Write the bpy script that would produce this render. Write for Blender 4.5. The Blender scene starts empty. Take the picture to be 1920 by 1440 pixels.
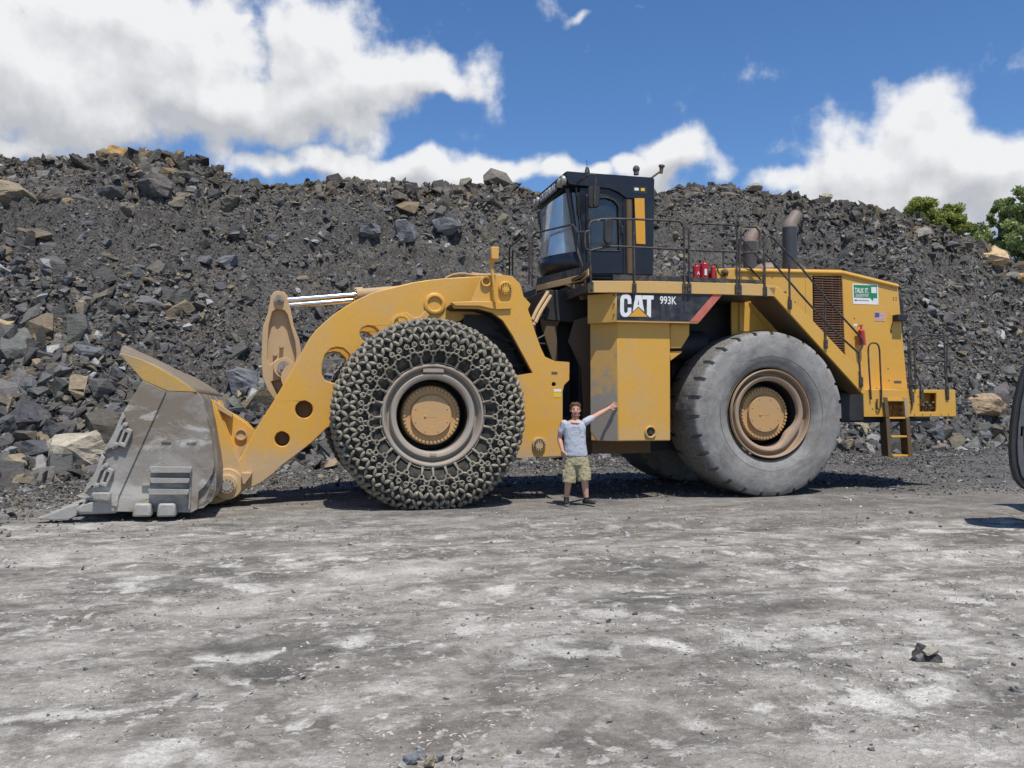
import bpy, bmesh, math, random
import numpy as np
from mathutils import Vector, Matrix
from mathutils.geometry import tessellate_polygon
R = math.radians
random.seed(7)
rng = np.random.default_rng(11)
scn = bpy.context.scene
COL = scn.collection

# ------------------------------------------------------------------ camera
CAM_H = 1.62
F = 1600.0                       # focal length in pixels of the 1920 px wide photograph
PITCH = math.atan(43.0 / F)
cam_d = bpy.data.cameras.new('camera')
cam_d.sensor_width = 36.0
cam_d.lens = 36.0 * F / 1920.0
cam_d.clip_start = 0.1
cam_d.clip_end = 3000
cam = bpy.data.objects.new('camera', cam_d)
cam.location = (0, 0, CAM_H)
cam.rotation_euler = (R(90) + PITCH, 0, 0)
COL.objects.link(cam)
scn.camera = cam

# ------------------------------------------------------------------ light, sky
YAW = R(14.5)
UX, UY = math.cos(YAW), math.sin(YAW)          # loader's own axis, towards its rear
SUN_EL = R(66)
TH = R(6)
sh = (math.cos(TH) * UY + math.sin(TH) * UX, -math.cos(TH) * UX + math.sin(TH) * UY)
SUN = Vector((sh[0] * math.cos(SUN_EL), sh[1] * math.cos(SUN_EL), math.sin(SUN_EL)))
sun_d = bpy.data.lights.new('sun', 'SUN')
sun_d.energy = 5.0
sun_d.angle = R(0.53)
sun_d.color = (1.0, 0.935, 0.83)
sun_o = bpy.data.objects.new('sun', sun_d)
sun_o.rotation_euler = (-SUN).to_track_quat('-Z', 'Y').to_euler()
sun_o.location = (20, -20, 40)
COL.objects.link(sun_o)
scn.view_settings.view_transform = 'Standard'
scn.view_settings.look = 'None'
scn.view_settings.exposure = -0.12
scn.view_settings.gamma = 1.0
scn.cycles.max_bounces = 8
scn.cycles.transparent_max_bounces = 12

def ray(px, py):
    """direction (per metre of horizontal depth Y) of a photograph pixel"""
    x = (px - 960.0) / F
    y = (720.0 - py) / F
    c, s = math.cos(PITCH), math.sin(PITCH)
    dy = c - y * s
    dz = s + y * c
    return x / dy, dz / dy

world = bpy.data.worlds.new('World')
scn.world = world
world.use_nodes = True
WT = world.node_tree
WT.nodes.clear()
def N(t, kind, **kw):
    n = t.nodes.new(kind)
    for k, v in kw.items():
        setattr(n, k, v)
    return n
def L(t, a, b):
    t.links.new(a, b)
def M_(t, op, a, b=None, c=None, clamp=False):
    n = t.nodes.new('ShaderNodeMath'); n.operation = op; n.use_clamp = clamp
    for i, v in enumerate((a, b, c)):
        if v is None: continue
        if isinstance(v, (int, float)): n.inputs[i].default_value = v
        else: t.links.new(v, n.inputs[i])
    return n.outputs[0]

CLOUDS = [  # px, py, rx, ry, weight
    (90, 120, 330, 150, 1.0), (330, 120, 200, 110, 1.0), (400, 190, 260, 80, 1.0), (585, 85, 100, 95, 1.0), (560, 15, 55, 50, .8),
    (690, 165, 150, 75, 1.0), (820, 160, 95, 45, .9), (570, 215, 170, 65, .9), (80, 232, 190, 48, .45), (440, 22, 36, 20, .6),
    (250, 40, 130, 60, .9), (890, 250, 40, 22, .3), (760, 235, 60, 30, .35),
    (510, 315, 80, 28, .8), (620, 318, 110, 32, .9), (760, 320, 120, 35, .9), (930, 318, 95, 38, 1.0), (60, 296, 60, 18, .7), (1020, 328, 60, 28, .9),
    (1250, 300, 90, 36, .9), (1205, 330, 70, 30, .8), (1170, 315, 60, 28, .8), (1110, 325, 60, 22, .8), (1090, 40, 26, 12, .38), (1172, 8, 34, 14, .42), (915, 152, 24, 22, .4),
    (1740, 268, 120, 78, 1.0), (1640, 300, 150, 80, 1.0), (1560, 310, 90, 50, .9), (1830, 310, 110, 80, 1.0), (1470, 322, 65, 28, .8), (1755, 205, 62, 30, .8),
    (1905, 300, 70, 60, 1.0), (1900, 380, 110, 110, 1.0), (1700, 360, 260, 60, 1.0),
]
def dens_group():
    g = bpy.data.node_groups.new('cloud_density', 'ShaderNodeTree')
    g.interface.new_socket('Vector', in_out='INPUT', socket_type='NodeSocketVector')
    g.interface.new_socket('D', in_out='OUTPUT', socket_type='NodeSocketFloat')
    g.interface.new_socket('S', in_out='OUTPUT', socket_type='NodeSocketFloat')
    gi = g.nodes.new('NodeGroupInput'); go = g.nodes.new('NodeGroupOutput')
    # warp
    nz = N(g, 'ShaderNodeTexNoise', noise_dimensions='2D'); nz.inputs['Scale'].default_value = 9; nz.inputs['Detail'].default_value = 3
    L(g, gi.outputs[0], nz.inputs['Vector'])
    sub = N(g, 'ShaderNodeVectorMath', operation='SUBTRACT'); L(g, nz.outputs['Color'], sub.inputs[0]); sub.inputs[1].default_value = (.5, .5, .5)
    sc = N(g, 'ShaderNodeVectorMath', operation='SCALE'); L(g, sub.outputs[0], sc.inputs[0]); sc.inputs['Scale'].default_value = 0.075
    ad = N(g, 'ShaderNodeVectorMath', operation='ADD'); L(g, gi.outputs[0], ad.inputs[0]); L(g, sc.outputs[0], ad.inputs[1])
    sp = N(g, 'ShaderNodeSeparateXYZ'); L(g, ad.outputs[0], sp.inputs[0])
    tot = None; sumE = None; sumS = None
    for (px, py, rx, ry, wgt) in CLOUDS:
        tx, tz = ray(px, py)
        az = math.atan(tx); el = math.atan(tz / math.sqrt(1 + tx * tx))
        ca = 1 / F
        a = M_(g, 'MULTIPLY_ADD', sp.outputs[0], 1 / (rx * ca * 1.02), -az / (rx * ca * 1.02))
        b = M_(g, 'MULTIPLY_ADD', sp.outputs[1], 1 / (ry * ca * 1.02), -el / (ry * ca * 1.02))
        d = M_(g, 'ADD', M_(g, 'MULTIPLY', a, a), M_(g, 'MULTIPLY', b, b))
        e = M_(g, 'MULTIPLY', M_(g, 'EXPONENT', M_(g, 'MULTIPLY', d, -.95)), wgt * 1.55)
        tot = e if tot is None else M_(g, 'SMOOTH_MAX', tot, e, .12)
        s_ = M_(g, 'MULTIPLY', e, b)
        sumE = e if sumE is None else M_(g, 'ADD', sumE, e); sumS = s_ if sumS is None else M_(g, 'ADD', sumS, s_)
    n2 = N(g, 'ShaderNodeTexNoise', noise_dimensions='2D'); n2.inputs['Scale'].default_value = 13; n2.inputs['Detail'].default_value = 9
    n2.inputs['Roughness'].default_value = .56
    L(g, gi.outputs[0], n2.inputs['Vector'])
    # unseen clouds outside the frame, added for light and reflections
    n3 = N(g, 'ShaderNodeTexNoise', noise_dimensions='2D'); n3.inputs['Scale'].default_value = 2.2; n3.inputs['Detail'].default_value = 4
    L(g, gi.outputs[0], n3.inputs['Vector'])
    s0 = N(g, 'ShaderNodeSeparateXYZ'); L(g, gi.outputs[0], s0.inputs[0])
    outside = M_(g, 'MULTIPLY_ADD', M_(g, 'ABSOLUTE', s0.outputs[0]), 6.0, -4.2, clamp=True)
    oth = M_(g, 'MULTIPLY', M_(g, 'MULTIPLY', M_(g, 'MULTIPLY_ADD', n3.outputs['Fac'], 5.0, -2.9, clamp=True), 1.0), outside)
    tt = M_(g, 'MINIMUM', M_(g, 'ADD', tot, oth), 2.3)
    D = M_(g, 'ADD', tt, M_(g, 'MULTIPLY_ADD', n2.outputs['Fac'], 2.0, -.94))
    L(g, D, go.inputs[0]); L(g, M_(g, 'DIVIDE', sumS, M_(g, 'ADD', sumE, .02)), go.inputs[1])
    return g
DG = dens_group()
tc = N(WT, 'ShaderNodeTexCoord')
nrm = N(WT, 'ShaderNodeVectorMath', operation='NORMALIZE'); L(WT, tc.outputs['Generated'], nrm.inputs[0])
sx = N(WT, 'ShaderNodeSeparateXYZ'); L(WT, nrm.outputs[0], sx.inputs[0])
azn = M_(WT, 'ARCTAN2', sx.outputs[0], sx.outputs[1])
eln = M_(WT, 'ARCSINE', sx.outputs[2])
cv = N(WT, 'ShaderNodeCombineXYZ'); L(WT, azn, cv.inputs[0]); L(WT, eln, cv.inputs[1])
up = N(WT, 'ShaderNodeVectorMath', operation='ADD'); L(WT, cv.outputs[0], up.inputs[0]); up.inputs[1].default_value = (0.010, 0.022, 0)
g1 = N(WT, 'ShaderNodeGroup', node_tree=DG); L(WT, cv.outputs[0], g1.inputs[0])
g2 = N(WT, 'ShaderNodeGroup', node_tree=DG); L(WT, up.outputs[0], g2.inputs[0])
sky = N(WT, 'ShaderNodeTexSky', sky_type='NISHITA')
sky.sun_disc = False
sky.sun_elevation = SUN_EL
sky.sun_rotation = math.atan2(SUN.x, SUN.y)
sky.altitude = 300; sky.air_density = 1.0; sky.dust_density = 0.3; sky.ozone_density = 3.0
mr = N(WT, 'ShaderNodeMapRange', interpolation_type='SMOOTHSTEP'); L(WT, g1.outputs[0], mr.inputs['Value'])
mr.inputs['From Min'].default_value = 0.40; mr.inputs['From Max'].default_value = 1.08
# thicker cloud above a point = greyer there
thick = N(WT, 'ShaderNodeMapRange', interpolation_type='SMOOTHSTEP'); L(WT, g2.outputs[0], thick.inputs['Value'])
thick.inputs['From Min'].default_value = 0.35; thick.inputs['From Max'].default_value = 1.1
ramp = N(WT, 'ShaderNodeMixRGB'); L(WT, M_(WT, 'MULTIPLY', M_(WT, 'MULTIPLY_ADD', M_(WT, 'SUBTRACT', g2.outputs[0], g1.outputs[0]), .75, M_(WT, 'MULTIPLY_ADD', g1.outputs[1], -.62, .34), clamp=True), thick.outputs[0]), ramp.inputs[0])
ramp.inputs[1].default_value = (9.5, 9.6, 9.8, 1); ramp.inputs[2].default_value = (5.6, 5.8, 6.2, 1)
gam = N(WT, 'ShaderNodeHueSaturation'); gam.inputs['Saturation'].default_value = 1.17; gam.inputs['Value'].default_value = 1.38
L(WT, sky.outputs[0], gam.inputs['Color'])
tnt = N(WT, 'ShaderNodeMixRGB', blend_type='MULTIPLY'); tnt.inputs[0].default_value = 1; tnt.inputs[2].default_value = (.90, .95, 1.06, 1); L(WT, gam.outputs[0], tnt.inputs[1])
mix = N(WT, 'ShaderNodeMixRGB'); L(WT, mr.outputs[0], mix.inputs[0]); L(WT, tnt.outputs[0], mix.inputs[1]); L(WT, ramp.outputs[0], mix.inputs[2])
bg = N(WT, 'ShaderNodeBackground'); bg.inputs['Strength'].default_value = 0.1
L(WT, mix.outputs[0], bg.inputs['Color'])
wo = N(WT, 'ShaderNodeOutputWorld'); L(WT, bg.outputs[0], wo.inputs['Surface'])
world.cycles.sampling_method = 'MANUAL'
world.cycles.sample_map_resolution = 512

# ------------------------------------------------------------------ materials
def newmat(name):
    m = bpy.data.materials.new(name); m.use_nodes = True
    t = m.node_tree; t.nodes.clear()
    o = N(t, 'ShaderNodeOutputMaterial'); p = N(t, 'ShaderNodeBsdfPrincipled')
    L(t, p.outputs[0], o.inputs['Surface'])
    return m, t, p
def noise(t, vec, scale, detail=4, rough=.55, dist=0.0):
    n = N(t, 'ShaderNodeTexNoise'); n.inputs['Scale'].default_value = scale; n.inputs['Detail'].default_value = detail
    n.inputs['Roughness'].default_value = rough; n.inputs['Distortion'].default_value = dist
    if vec is not None: L(t, vec, n.inputs['Vector'])
    return n.outputs['Fac']
def rng_(t, v, a, b, lo=0.0, hi=1.0):
    n = N(t, 'ShaderNodeMapRange'); n.inputs['From Min'].default_value = a; n.inputs['From Max'].default_value = b
    n.inputs['To Min'].default_value = lo; n.inputs['To Max'].default_value = hi
    L(t, v, n.inputs['Value']); return n.outputs[0]
def mixc(t, f, a, b):
    n = N(t, 'ShaderNodeMixRGB')
    for i, v in ((0, f), (1, a), (2, b)):
        if isinstance(v, (int, float)): n.inputs[i].default_value = v
        elif isinstance(v, tuple): n.inputs[i].default_value = (*v, 1)
        else: L(t, v, n.inputs[i])
    return n.outputs[0]
def bump(t, p, h, strength, dist):
    b = N(t, 'ShaderNodeBump'); b.inputs['Strength'].default_value = strength; b.inputs['Distance'].default_value = dist
    L(t, h, b.inputs['Height']); L(t, b.outputs[0], p.inputs['Normal'])
def scaled(t, vec, s):
    m = N(t, 'ShaderNodeMapping'); m.inputs['Scale'].default_value = s; L(t, vec, m.inputs['Vector']); return m.outputs[0]

def painted(name, base, dust=(.36, .30, .23), amount=.5, rough=.45, low=None, scale=1.3, metallic=0.0, bumps=.15, stain=.35):
    """weathered surface: base colour, patches of dust, vertical streaks, more dirt below height `low`"""
    m, t, p = newmat(name)
    co = N(t, 'ShaderNodeTexCoord').outputs['Object']
    n1 = noise(t, co, scale, 6, .62, .4)
    d1 = rng_(t, n1, .46, .74)
    st = noise(t, scaled(t, co, (5.5, 5.5, .55)), 1.6, 5, .6)
    d2 = rng_(t, st, .52, .78)
    f = M_(t, 'MULTIPLY', M_(t, 'MAXIMUM', d1, M_(t, 'MULTIPLY', d2, .7)), amount)
    if low is not None:
        sp = N(t, 'ShaderNodeSeparateXYZ'); L(t, co, sp.inputs[0])
        zz = rng_(t, sp.outputs[2], low[0], low[1], 1, 0)
        zn = rng_(t, M_(t, 'ADD', M_(t, 'MULTIPLY', zz, 1.25), M_(t, 'MULTIPLY', noise(t, co, 3.2, 7, .68, .5), 1.5)), 1.05, 1.5)
        f = M_(t, 'MAXIMUM', f, M_(t, 'MULTIPLY', zn, low[2]))
    c = mixc(t, f, base, dust)
    dk = tuple(b * .55 for b in base)
    if stain > .2:
        mp = N(t, 'ShaderNodeMapping'); mp.inputs['Rotation'].default_value = (0, R(35), 0); L(t, co, mp.inputs['Vector'])
        scrt = M_(t, 'MULTIPLY', rng_(t, noise(t, scaled(t, mp.outputs[0], (1.2, 1, 40)), 1.0, 4, .7, .1), .67, .72), rng_(t, noise(t, co, .9, 4, .6), .50, .60))
        f = M_(t, 'MAXIMUM', f, M_(t, 'MULTIPLY', scrt, .55))
    c = mixc(t, M_(t, 'MULTIPLY', rng_(t, noise(t, co, 7.0, 8, .7, 1.0), .60, .75), stain), c, dk)
    fine = rng_(t, noise(t, co, 30, 4, .6), .25, .75, .965, 1.035)
    c2 = N(t, 'ShaderNodeVectorMath', operation='SCALE'); L(t, c, c2.inputs[0]); L(t, fine, c2.inputs['Scale'])
    L(t, c2.outputs[0], p.inputs['Base Color'])
    L(t, rng_(t, f, 0, .8, rough, .88), p.inputs['Roughness'])
    p.inputs['Metallic'].default_value = metallic
    if bumps: bump(t, p, M_(t, 'ADD', noise(t, co, 14, 6, .6), M_(t, 'MULTIPLY', noise(t, co, 1.7, 3, .5), 2.2)), bumps, .014)
    return m

YELL = (.65, .352, .054)
MAT = {}
MAT['yellow'] = painted('yellow_paint', YELL, (.47, .35, .19), .38, .42, (0.6, 2.2, .45))
MAT['arm_yellow'] = painted('arm_paint', YELL, (.42, .335, .235), .45, .42, (0.1, 1.5, .75))
MAT['tank_yellow'] = painted('tank_paint', (.62, .335, .052), (.44, .33, .20), .42, .42, (0.9, 1.5, .45))
MAT['tank_front'] = painted('tank_front_paint', (.52, .30, .065), (.26, .235, .205), .35, .6, (0.9, 3.1, 1.0))
MAT['hood_yellow'] = painted('hood_paint', (.66, .365, .056), (.50, .37, .20), .32, .40, None)
MAT['deck_yellow'] = painted('deck_paint', (.60, .37, .12), (.42, .35, .26), .8, .5, None, 2.5)
MAT['dusty'] = painted('dusty_beige', (.47, .32, .17), (.36, .29, .20), .7, .7, None, 2.0)
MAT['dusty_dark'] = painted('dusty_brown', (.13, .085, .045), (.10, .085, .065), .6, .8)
MAT['black'] = painted('grime_and_shade_black', (.016, .016, .018), (.07, .065, .06), .6, .6)  # grimy parts; also cavities whose shade is put into the colour
MAT['cab_black'] = painted('cab_paint', (.010, .013, .022), (.07, .07, .07), .16, .32, None, 1.2, 0, .04)
MAT['panel_black'] = painted('panel_paint', (.014, .016, .022), (.13, .13, .14), .75, .45, None, 3.0, 0, .04)
MAT['bucket_plain'] = painted('worn_steel', (.22, .205, .185), (.36, .34, .31), .75, .48, None, 2.2, .25, .5, .7)
MAT['bucket_light'] = painted('worn_cast_steel', (.33, .315, .29), (.45, .43, .40), .8, .5, None, 3.5, .2, .6, .5)
MAT['guard'] = painted('worn_guard', (.46, .28, .07), (.27, .22, .16), .9, .55, None, 1.6, 0, .4, .6)
MAT['guard_brown'] = painted('shaded_dusty_guard', (.22, .175, .12), (.30, .25, .18), .9, .55, None, 1.6, 0, .4, .6)  # dust brown, with the guard's shade put into the colour
MAT['rim'] = painted('dusty_rim', (.36, .25, .165), (.30, .255, .20), .8, .62, None, 4)
MAT['rim_worn'] = painted('worn_rim', (.34, .285, .225), (.30, .29, .28), .95, .5, None, 3.5, .05)
MAT['hub'] = painted('hub_paint', (.50, .30, .125), (.40, .28, .17), .6, .6, None, 3)
MAT['rail'] = painted('rail_paint', (.028, .026, .026), (.18, .14, .10), .8, .5, None, 9)
MAT['grille'] = painted('rusty_slats', (.17, .085, .048), (.26, .17, .11), .7, .7, None, 4)
MAT['red'] = painted('red_paint', (.42, .018, .03), (.4, .2, .15), .25, .3)
MAT['steel'] = painted('chromed_rod', (.75, .75, .74), (.5, .42, .36), .25, .16, None, 4, 1.0, 0, .1)
MAT['beige'] = painted('heat_faded_pipe', (.24, .185, .155), (.30, .22, .17), .6, .55)
MAT['stack'] = painted('stack_paint', (.040, .044, .055), (.12, .11, .10), .5, .5)
MAT['white'] = painted('white_vinyl', (.78, .78, .76), (.5, .48, .45), .3, .45, None, 9, 0, 0, .1)
MAT['green'] = painted('green_vinyl', (.015, .22, .085), (.1, .3, .15), .2, .4, None, 9, 0, 0, .1)
MAT['blue'] = painted('blue_vinyl', (.07, .07, .26), (.2, .2, .3), .2, .5, None, 9, 0, 0, .1)
MAT['coral'] = painted('faded_red_vinyl', (.52, .12, .085), (.5, .25, .2), .55, .5, None, 5, 0, 0, .1)
MAT['sign_yellow'] = painted('yellow_vinyl', (.75, .50, .02), (.6, .5, .2), .2, .5, None, 9, 0, 0, .1)
MAT['orange'] = painted('orange_panel', (.68, .33, .03), (.6, .4, .1), .15, .4, None, 3, 0, 0, .1)
MAT['lamp'] = painted('lamp_lens', (.32, .32, .28), (.4, .38, .33), .5, .2)
MAT['chain'] = painted('worn_chain_steel', (.19, .172, .135), (.40, .36, .275), .95, .5, None, 11, .0, .2, .9)
MAT['rubber_dark'] = painted('tyre_rubber_dark', (.024, .023, .019), (.12, .108, .080), .85, .85, None, 5, 0, .3)

def worn(name, base, pale, brown, rough=.5):
    """scraped bare steel: brown grime patches, pale rub marks, fine scratches at several angles"""
    m, t, p = newmat(name)
    co = N(t, 'ShaderNodeTexCoord').outputs['Object']
    c = mixc(t, rng_(t, noise(t, scaled(t, co, (.8, 1, 1.5)), 1.1, 8, .68, .6), .40, .56), base, brown)
    c = mixc(t, rng_(t, noise(t, scaled(t, co, (1, 1, 2.6)), 1.3, 8, .72, .9), .53, .63, 0, .8), c, pale)
    sc = None
    for k, (ang, s1) in enumerate(((R(12), 3), (R(-28), 4), (R(65), 3.5), (R(-5), 6))):
        mp = N(t, 'ShaderNodeMapping'); mp.inputs['Rotation'].default_value = (0, ang, 0); mp.inputs['Location'].default_value = (k * 3.1, 0, k * 1.7); L(t, co, mp.inputs['Vector'])
        n = noise(t, scaled(t, mp.outputs[0], (1.1, 1, s1 * 16)), 1.0, 4, .7, .15)
        g = M_(t, 'MULTIPLY', rng_(t, n, .66, .72), rng_(t, noise(t, scaled(t, mp.outputs[0], (1, 1, 1)), 1.3 + k * .4, 3, .5), .46, .58))
        sc = g if sc is None else M_(t, 'MAXIMUM', sc, g)
    c = mixc(t, M_(t, 'MULTIPLY', sc, .7), c, pale)
    c = mixc(t, rng_(t, noise(t, co, 11, 8, .75, .5), .60, .74, 0, .55), c, tuple(b * .35 for b in base))
    sp = N(t, 'ShaderNodeSeparateXYZ'); L(t, co, sp.inputs[0])
    lowz = M_(t, 'MULTIPLY', rng_(t, sp.outputs[2], .15, 1.0, 1, 0), rng_(t, noise(t, co, 4, 5, .6), .35, .6))
    c = mixc(t, M_(t, 'MULTIPLY', lowz, .6), c, pale)
    L(t, c, p.inputs['Base Color']); p.inputs['Metallic'].default_value = .15
    L(t, rng_(t, sc, 0, 1, rough + .15, rough - .1), p.inputs['Roughness'])
    bump(t, p, M_(t, 'SUBTRACT', noise(t, co, 9, 8, .7), M_(t, 'MULTIPLY', sc, .3)), .45, .012)
    return m
MAT['bucket'] = worn('scraped_steel', (.285, .27, .245), (.52, .495, .45), (.20, .165, .125))

def tyre_mat():
    m, t, p = newmat('tyre_rubber_dusty')
    co = N(t, 'ShaderNodeTexCoord').outputs['Object']
    sp = N(t, 'ShaderNodeSeparateXYZ'); L(t, co, sp.inputs[0])
    r = M_(t, 'SQRT', M_(t, 'ADD', M_(t, 'MULTIPLY', sp.outputs[0], sp.outputs[0]), M_(t, 'MULTIPLY', sp.outputs[2], sp.outputs[2])))
    rv = N(t, 'ShaderNodeCombineXYZ'); L(t, M_(t, 'MULTIPLY', r, 9), rv.inputs[0])
    ang = M_(t, 'ARCTAN2', sp.outputs[0], sp.outputs[2]); L(t, M_(t, 'MULTIPLY', ang, 4.5), rv.inputs[1])
    rings = noise(t, rv.outputs[0], 1.0, 8, .70, .6)
    a = noise(t, co, 2.2, 6, .65, .5)
    f = rng_(t, M_(t, 'ADD', M_(t, 'MULTIPLY', rings, .55), M_(t, 'MULTIPLY', a, .55)), .42, .68)
    c = mixc(t, f, (.31, .302, .288), (.165, .160, .152))
    rc = N(t, 'ShaderNodeCombineXYZ'); L(t, M_(t, 'MULTIPLY', ang, 26), rc.inputs[0]); L(t, M_(t, 'MULTIPLY', r, 3), rc.inputs[1])
    crk = M_(t, 'MULTIPLY', rng_(t, noise(t, rc.outputs[0], 1.0, 5, .6, .3), .56, .64), rng_(t, r, 1.12, 1.36))
    c = mixc(t, M_(t, 'MULTIPLY', crk, .45), c, (.40, .39, .37))
    brown = M_(t, 'MULTIPLY', rng_(t, noise(t, co, 1.4, 5, .7, 1.5), .56, .72), .5)
    c = mixc(t, brown, c, (.20, .165, .125))
    c = mixc(t, rng_(t, noise(t, co, 30, 5, .7), .64, .72, 0, .7), c, (.05, .048, .045))
    tread = rng_(t, r, 1.40, 1.425)
    c = mixc(t, M_(t, 'MULTIPLY', tread, rng_(t, noise(t, co, 26, 8, .75), .46, .58, .25, .9)), c, (.10, .095, .088))
    L(t, c, p.inputs['Base Color']); p.inputs['Roughness'].default_value = .85
    bump(t, p, M_(t, 'ADD', noise(t, co, 22, 8, .7), M_(t, 'MULTIPLY', rings, .6)), .5, .012)
    return m
MAT['tyre'] = tyre_mat()

def rock_mat(name, kind='grey'):
    """broken slate: dark grey with paler dust, per-rock tint from a colour attribute"""
    m, t, p = newmat(name)
    co = N(t, 'ShaderNodeTexCoord').outputs['Object']
    at = N(t, 'ShaderNodeAttribute', attribute_name='tint')
    ly = noise(t, scaled(t, co, (1.5, 1.5, 7)), 2.0, 6, .65, .4)
    f = rng_(t, ly, .3, .7, .72, 1.28)
    n2 = noise(t, co, 9, 8, .72, .3)
    f2 = rng_(t, n2, .3, .72, .75, 1.3)
    v = N(t, 'ShaderNodeVectorMath', operation='SCALE'); L(t, at.outputs['Color'], v.inputs[0]); L(t, M_(t, 'MULTIPLY', f, f2), v.inputs['Scale'])
    c = v.outputs[0]
    if kind == 'boulder':
        c = mixc(t, rng_(t, noise(t, co, 1.7, 6, .6, .8), .56, .66, 0, .55), c, (.17, .135, .085))
    c = mixc(t, rng_(t, noise(t, co, 25, 3, .6), .62, .72, 0, .35), c, (.30, .30, .30))
    L(t, c, p.inputs['Base Color']); p.inputs['Roughness'].default_value = .72
    p.inputs['Specular IOR Level'].default_value = .35
    bump(t, p, M_(t, 'ADD', M_(t, 'MULTIPLY', ly, 1.2), n2), .7, .05)
    return m
MAT['rock'] = rock_mat('broken_slate')
MAT['boulder'] = rock_mat('boulder_slate', 'boulder')

def slope_mat():
    m, t, p = newmat('slope_fines')
    co = N(t, 'ShaderNodeTexCoord').outputs['Object']
    a = noise(t, co, .22, 5, .6, .6)
    c = mixc(t, rng_(t, a, .38, .62), (.082, .079, .075), (.120, .109, .094))
    c = mixc(t, rng_(t, noise(t, co, .35, 6, .6, 1.0), .55, .68, 0, .7), c, (.150, .140, .125))
    c = mixc(t, rng_(t, noise(t, co, 1.1, 7, .65, .8), .52, .75, 0, .7), c, (.045, .046, .050))
    c = mixc(t, rng_(t, noise(t, scaled(t, co, (1, .4, .4)), .5, 6, .6, 1.2), .58, .74, 0, .4), c, (.125, .10, .075))
    vor = N(t, 'ShaderNodeTexVoronoi'); vor.inputs['Scale'].default_value = 9; L(t, co, vor.inputs['Vector'])
    vor2 = N(t, 'ShaderNodeTexVoronoi'); vor2.inputs['Scale'].default_value = 24; L(t, co, vor2.inputs['Vector'])
    sp = N(t, 'ShaderNodeSeparateColor'); L(t, vor.outputs['Color'], sp.inputs[0])
    sp2 = N(t, 'ShaderNodeSeparateColor'); L(t, vor2.outputs['Color'], sp2.inputs[0])
    k = M_(t, 'MULTIPLY', rng_(t, sp.outputs[0], 0, 1, .70, 1.3), rng_(t, sp2.outputs[1], 0, 1, .65, 1.45))
    v = N(t, 'ShaderNodeVectorMath', operation='SCALE'); L(t, c, v.inputs[0]); L(t, k, v.inputs['Scale'])
    L(t, v.outputs[0], p.inputs['Base Color']); p.inputs['Roughness'].default_value = .9
    h = M_(t, 'ADD', M_(t, 'MULTIPLY', sp.outputs[1], .5), M_(t, 'ADD', M_(t, 'MULTIPLY', sp2.outputs[0], .3), noise(t, co, 6, 10, .75)))
    bump(t, p, h, 1.0, .10)
    return m
MAT['slope'] = slope_mat()

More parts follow.
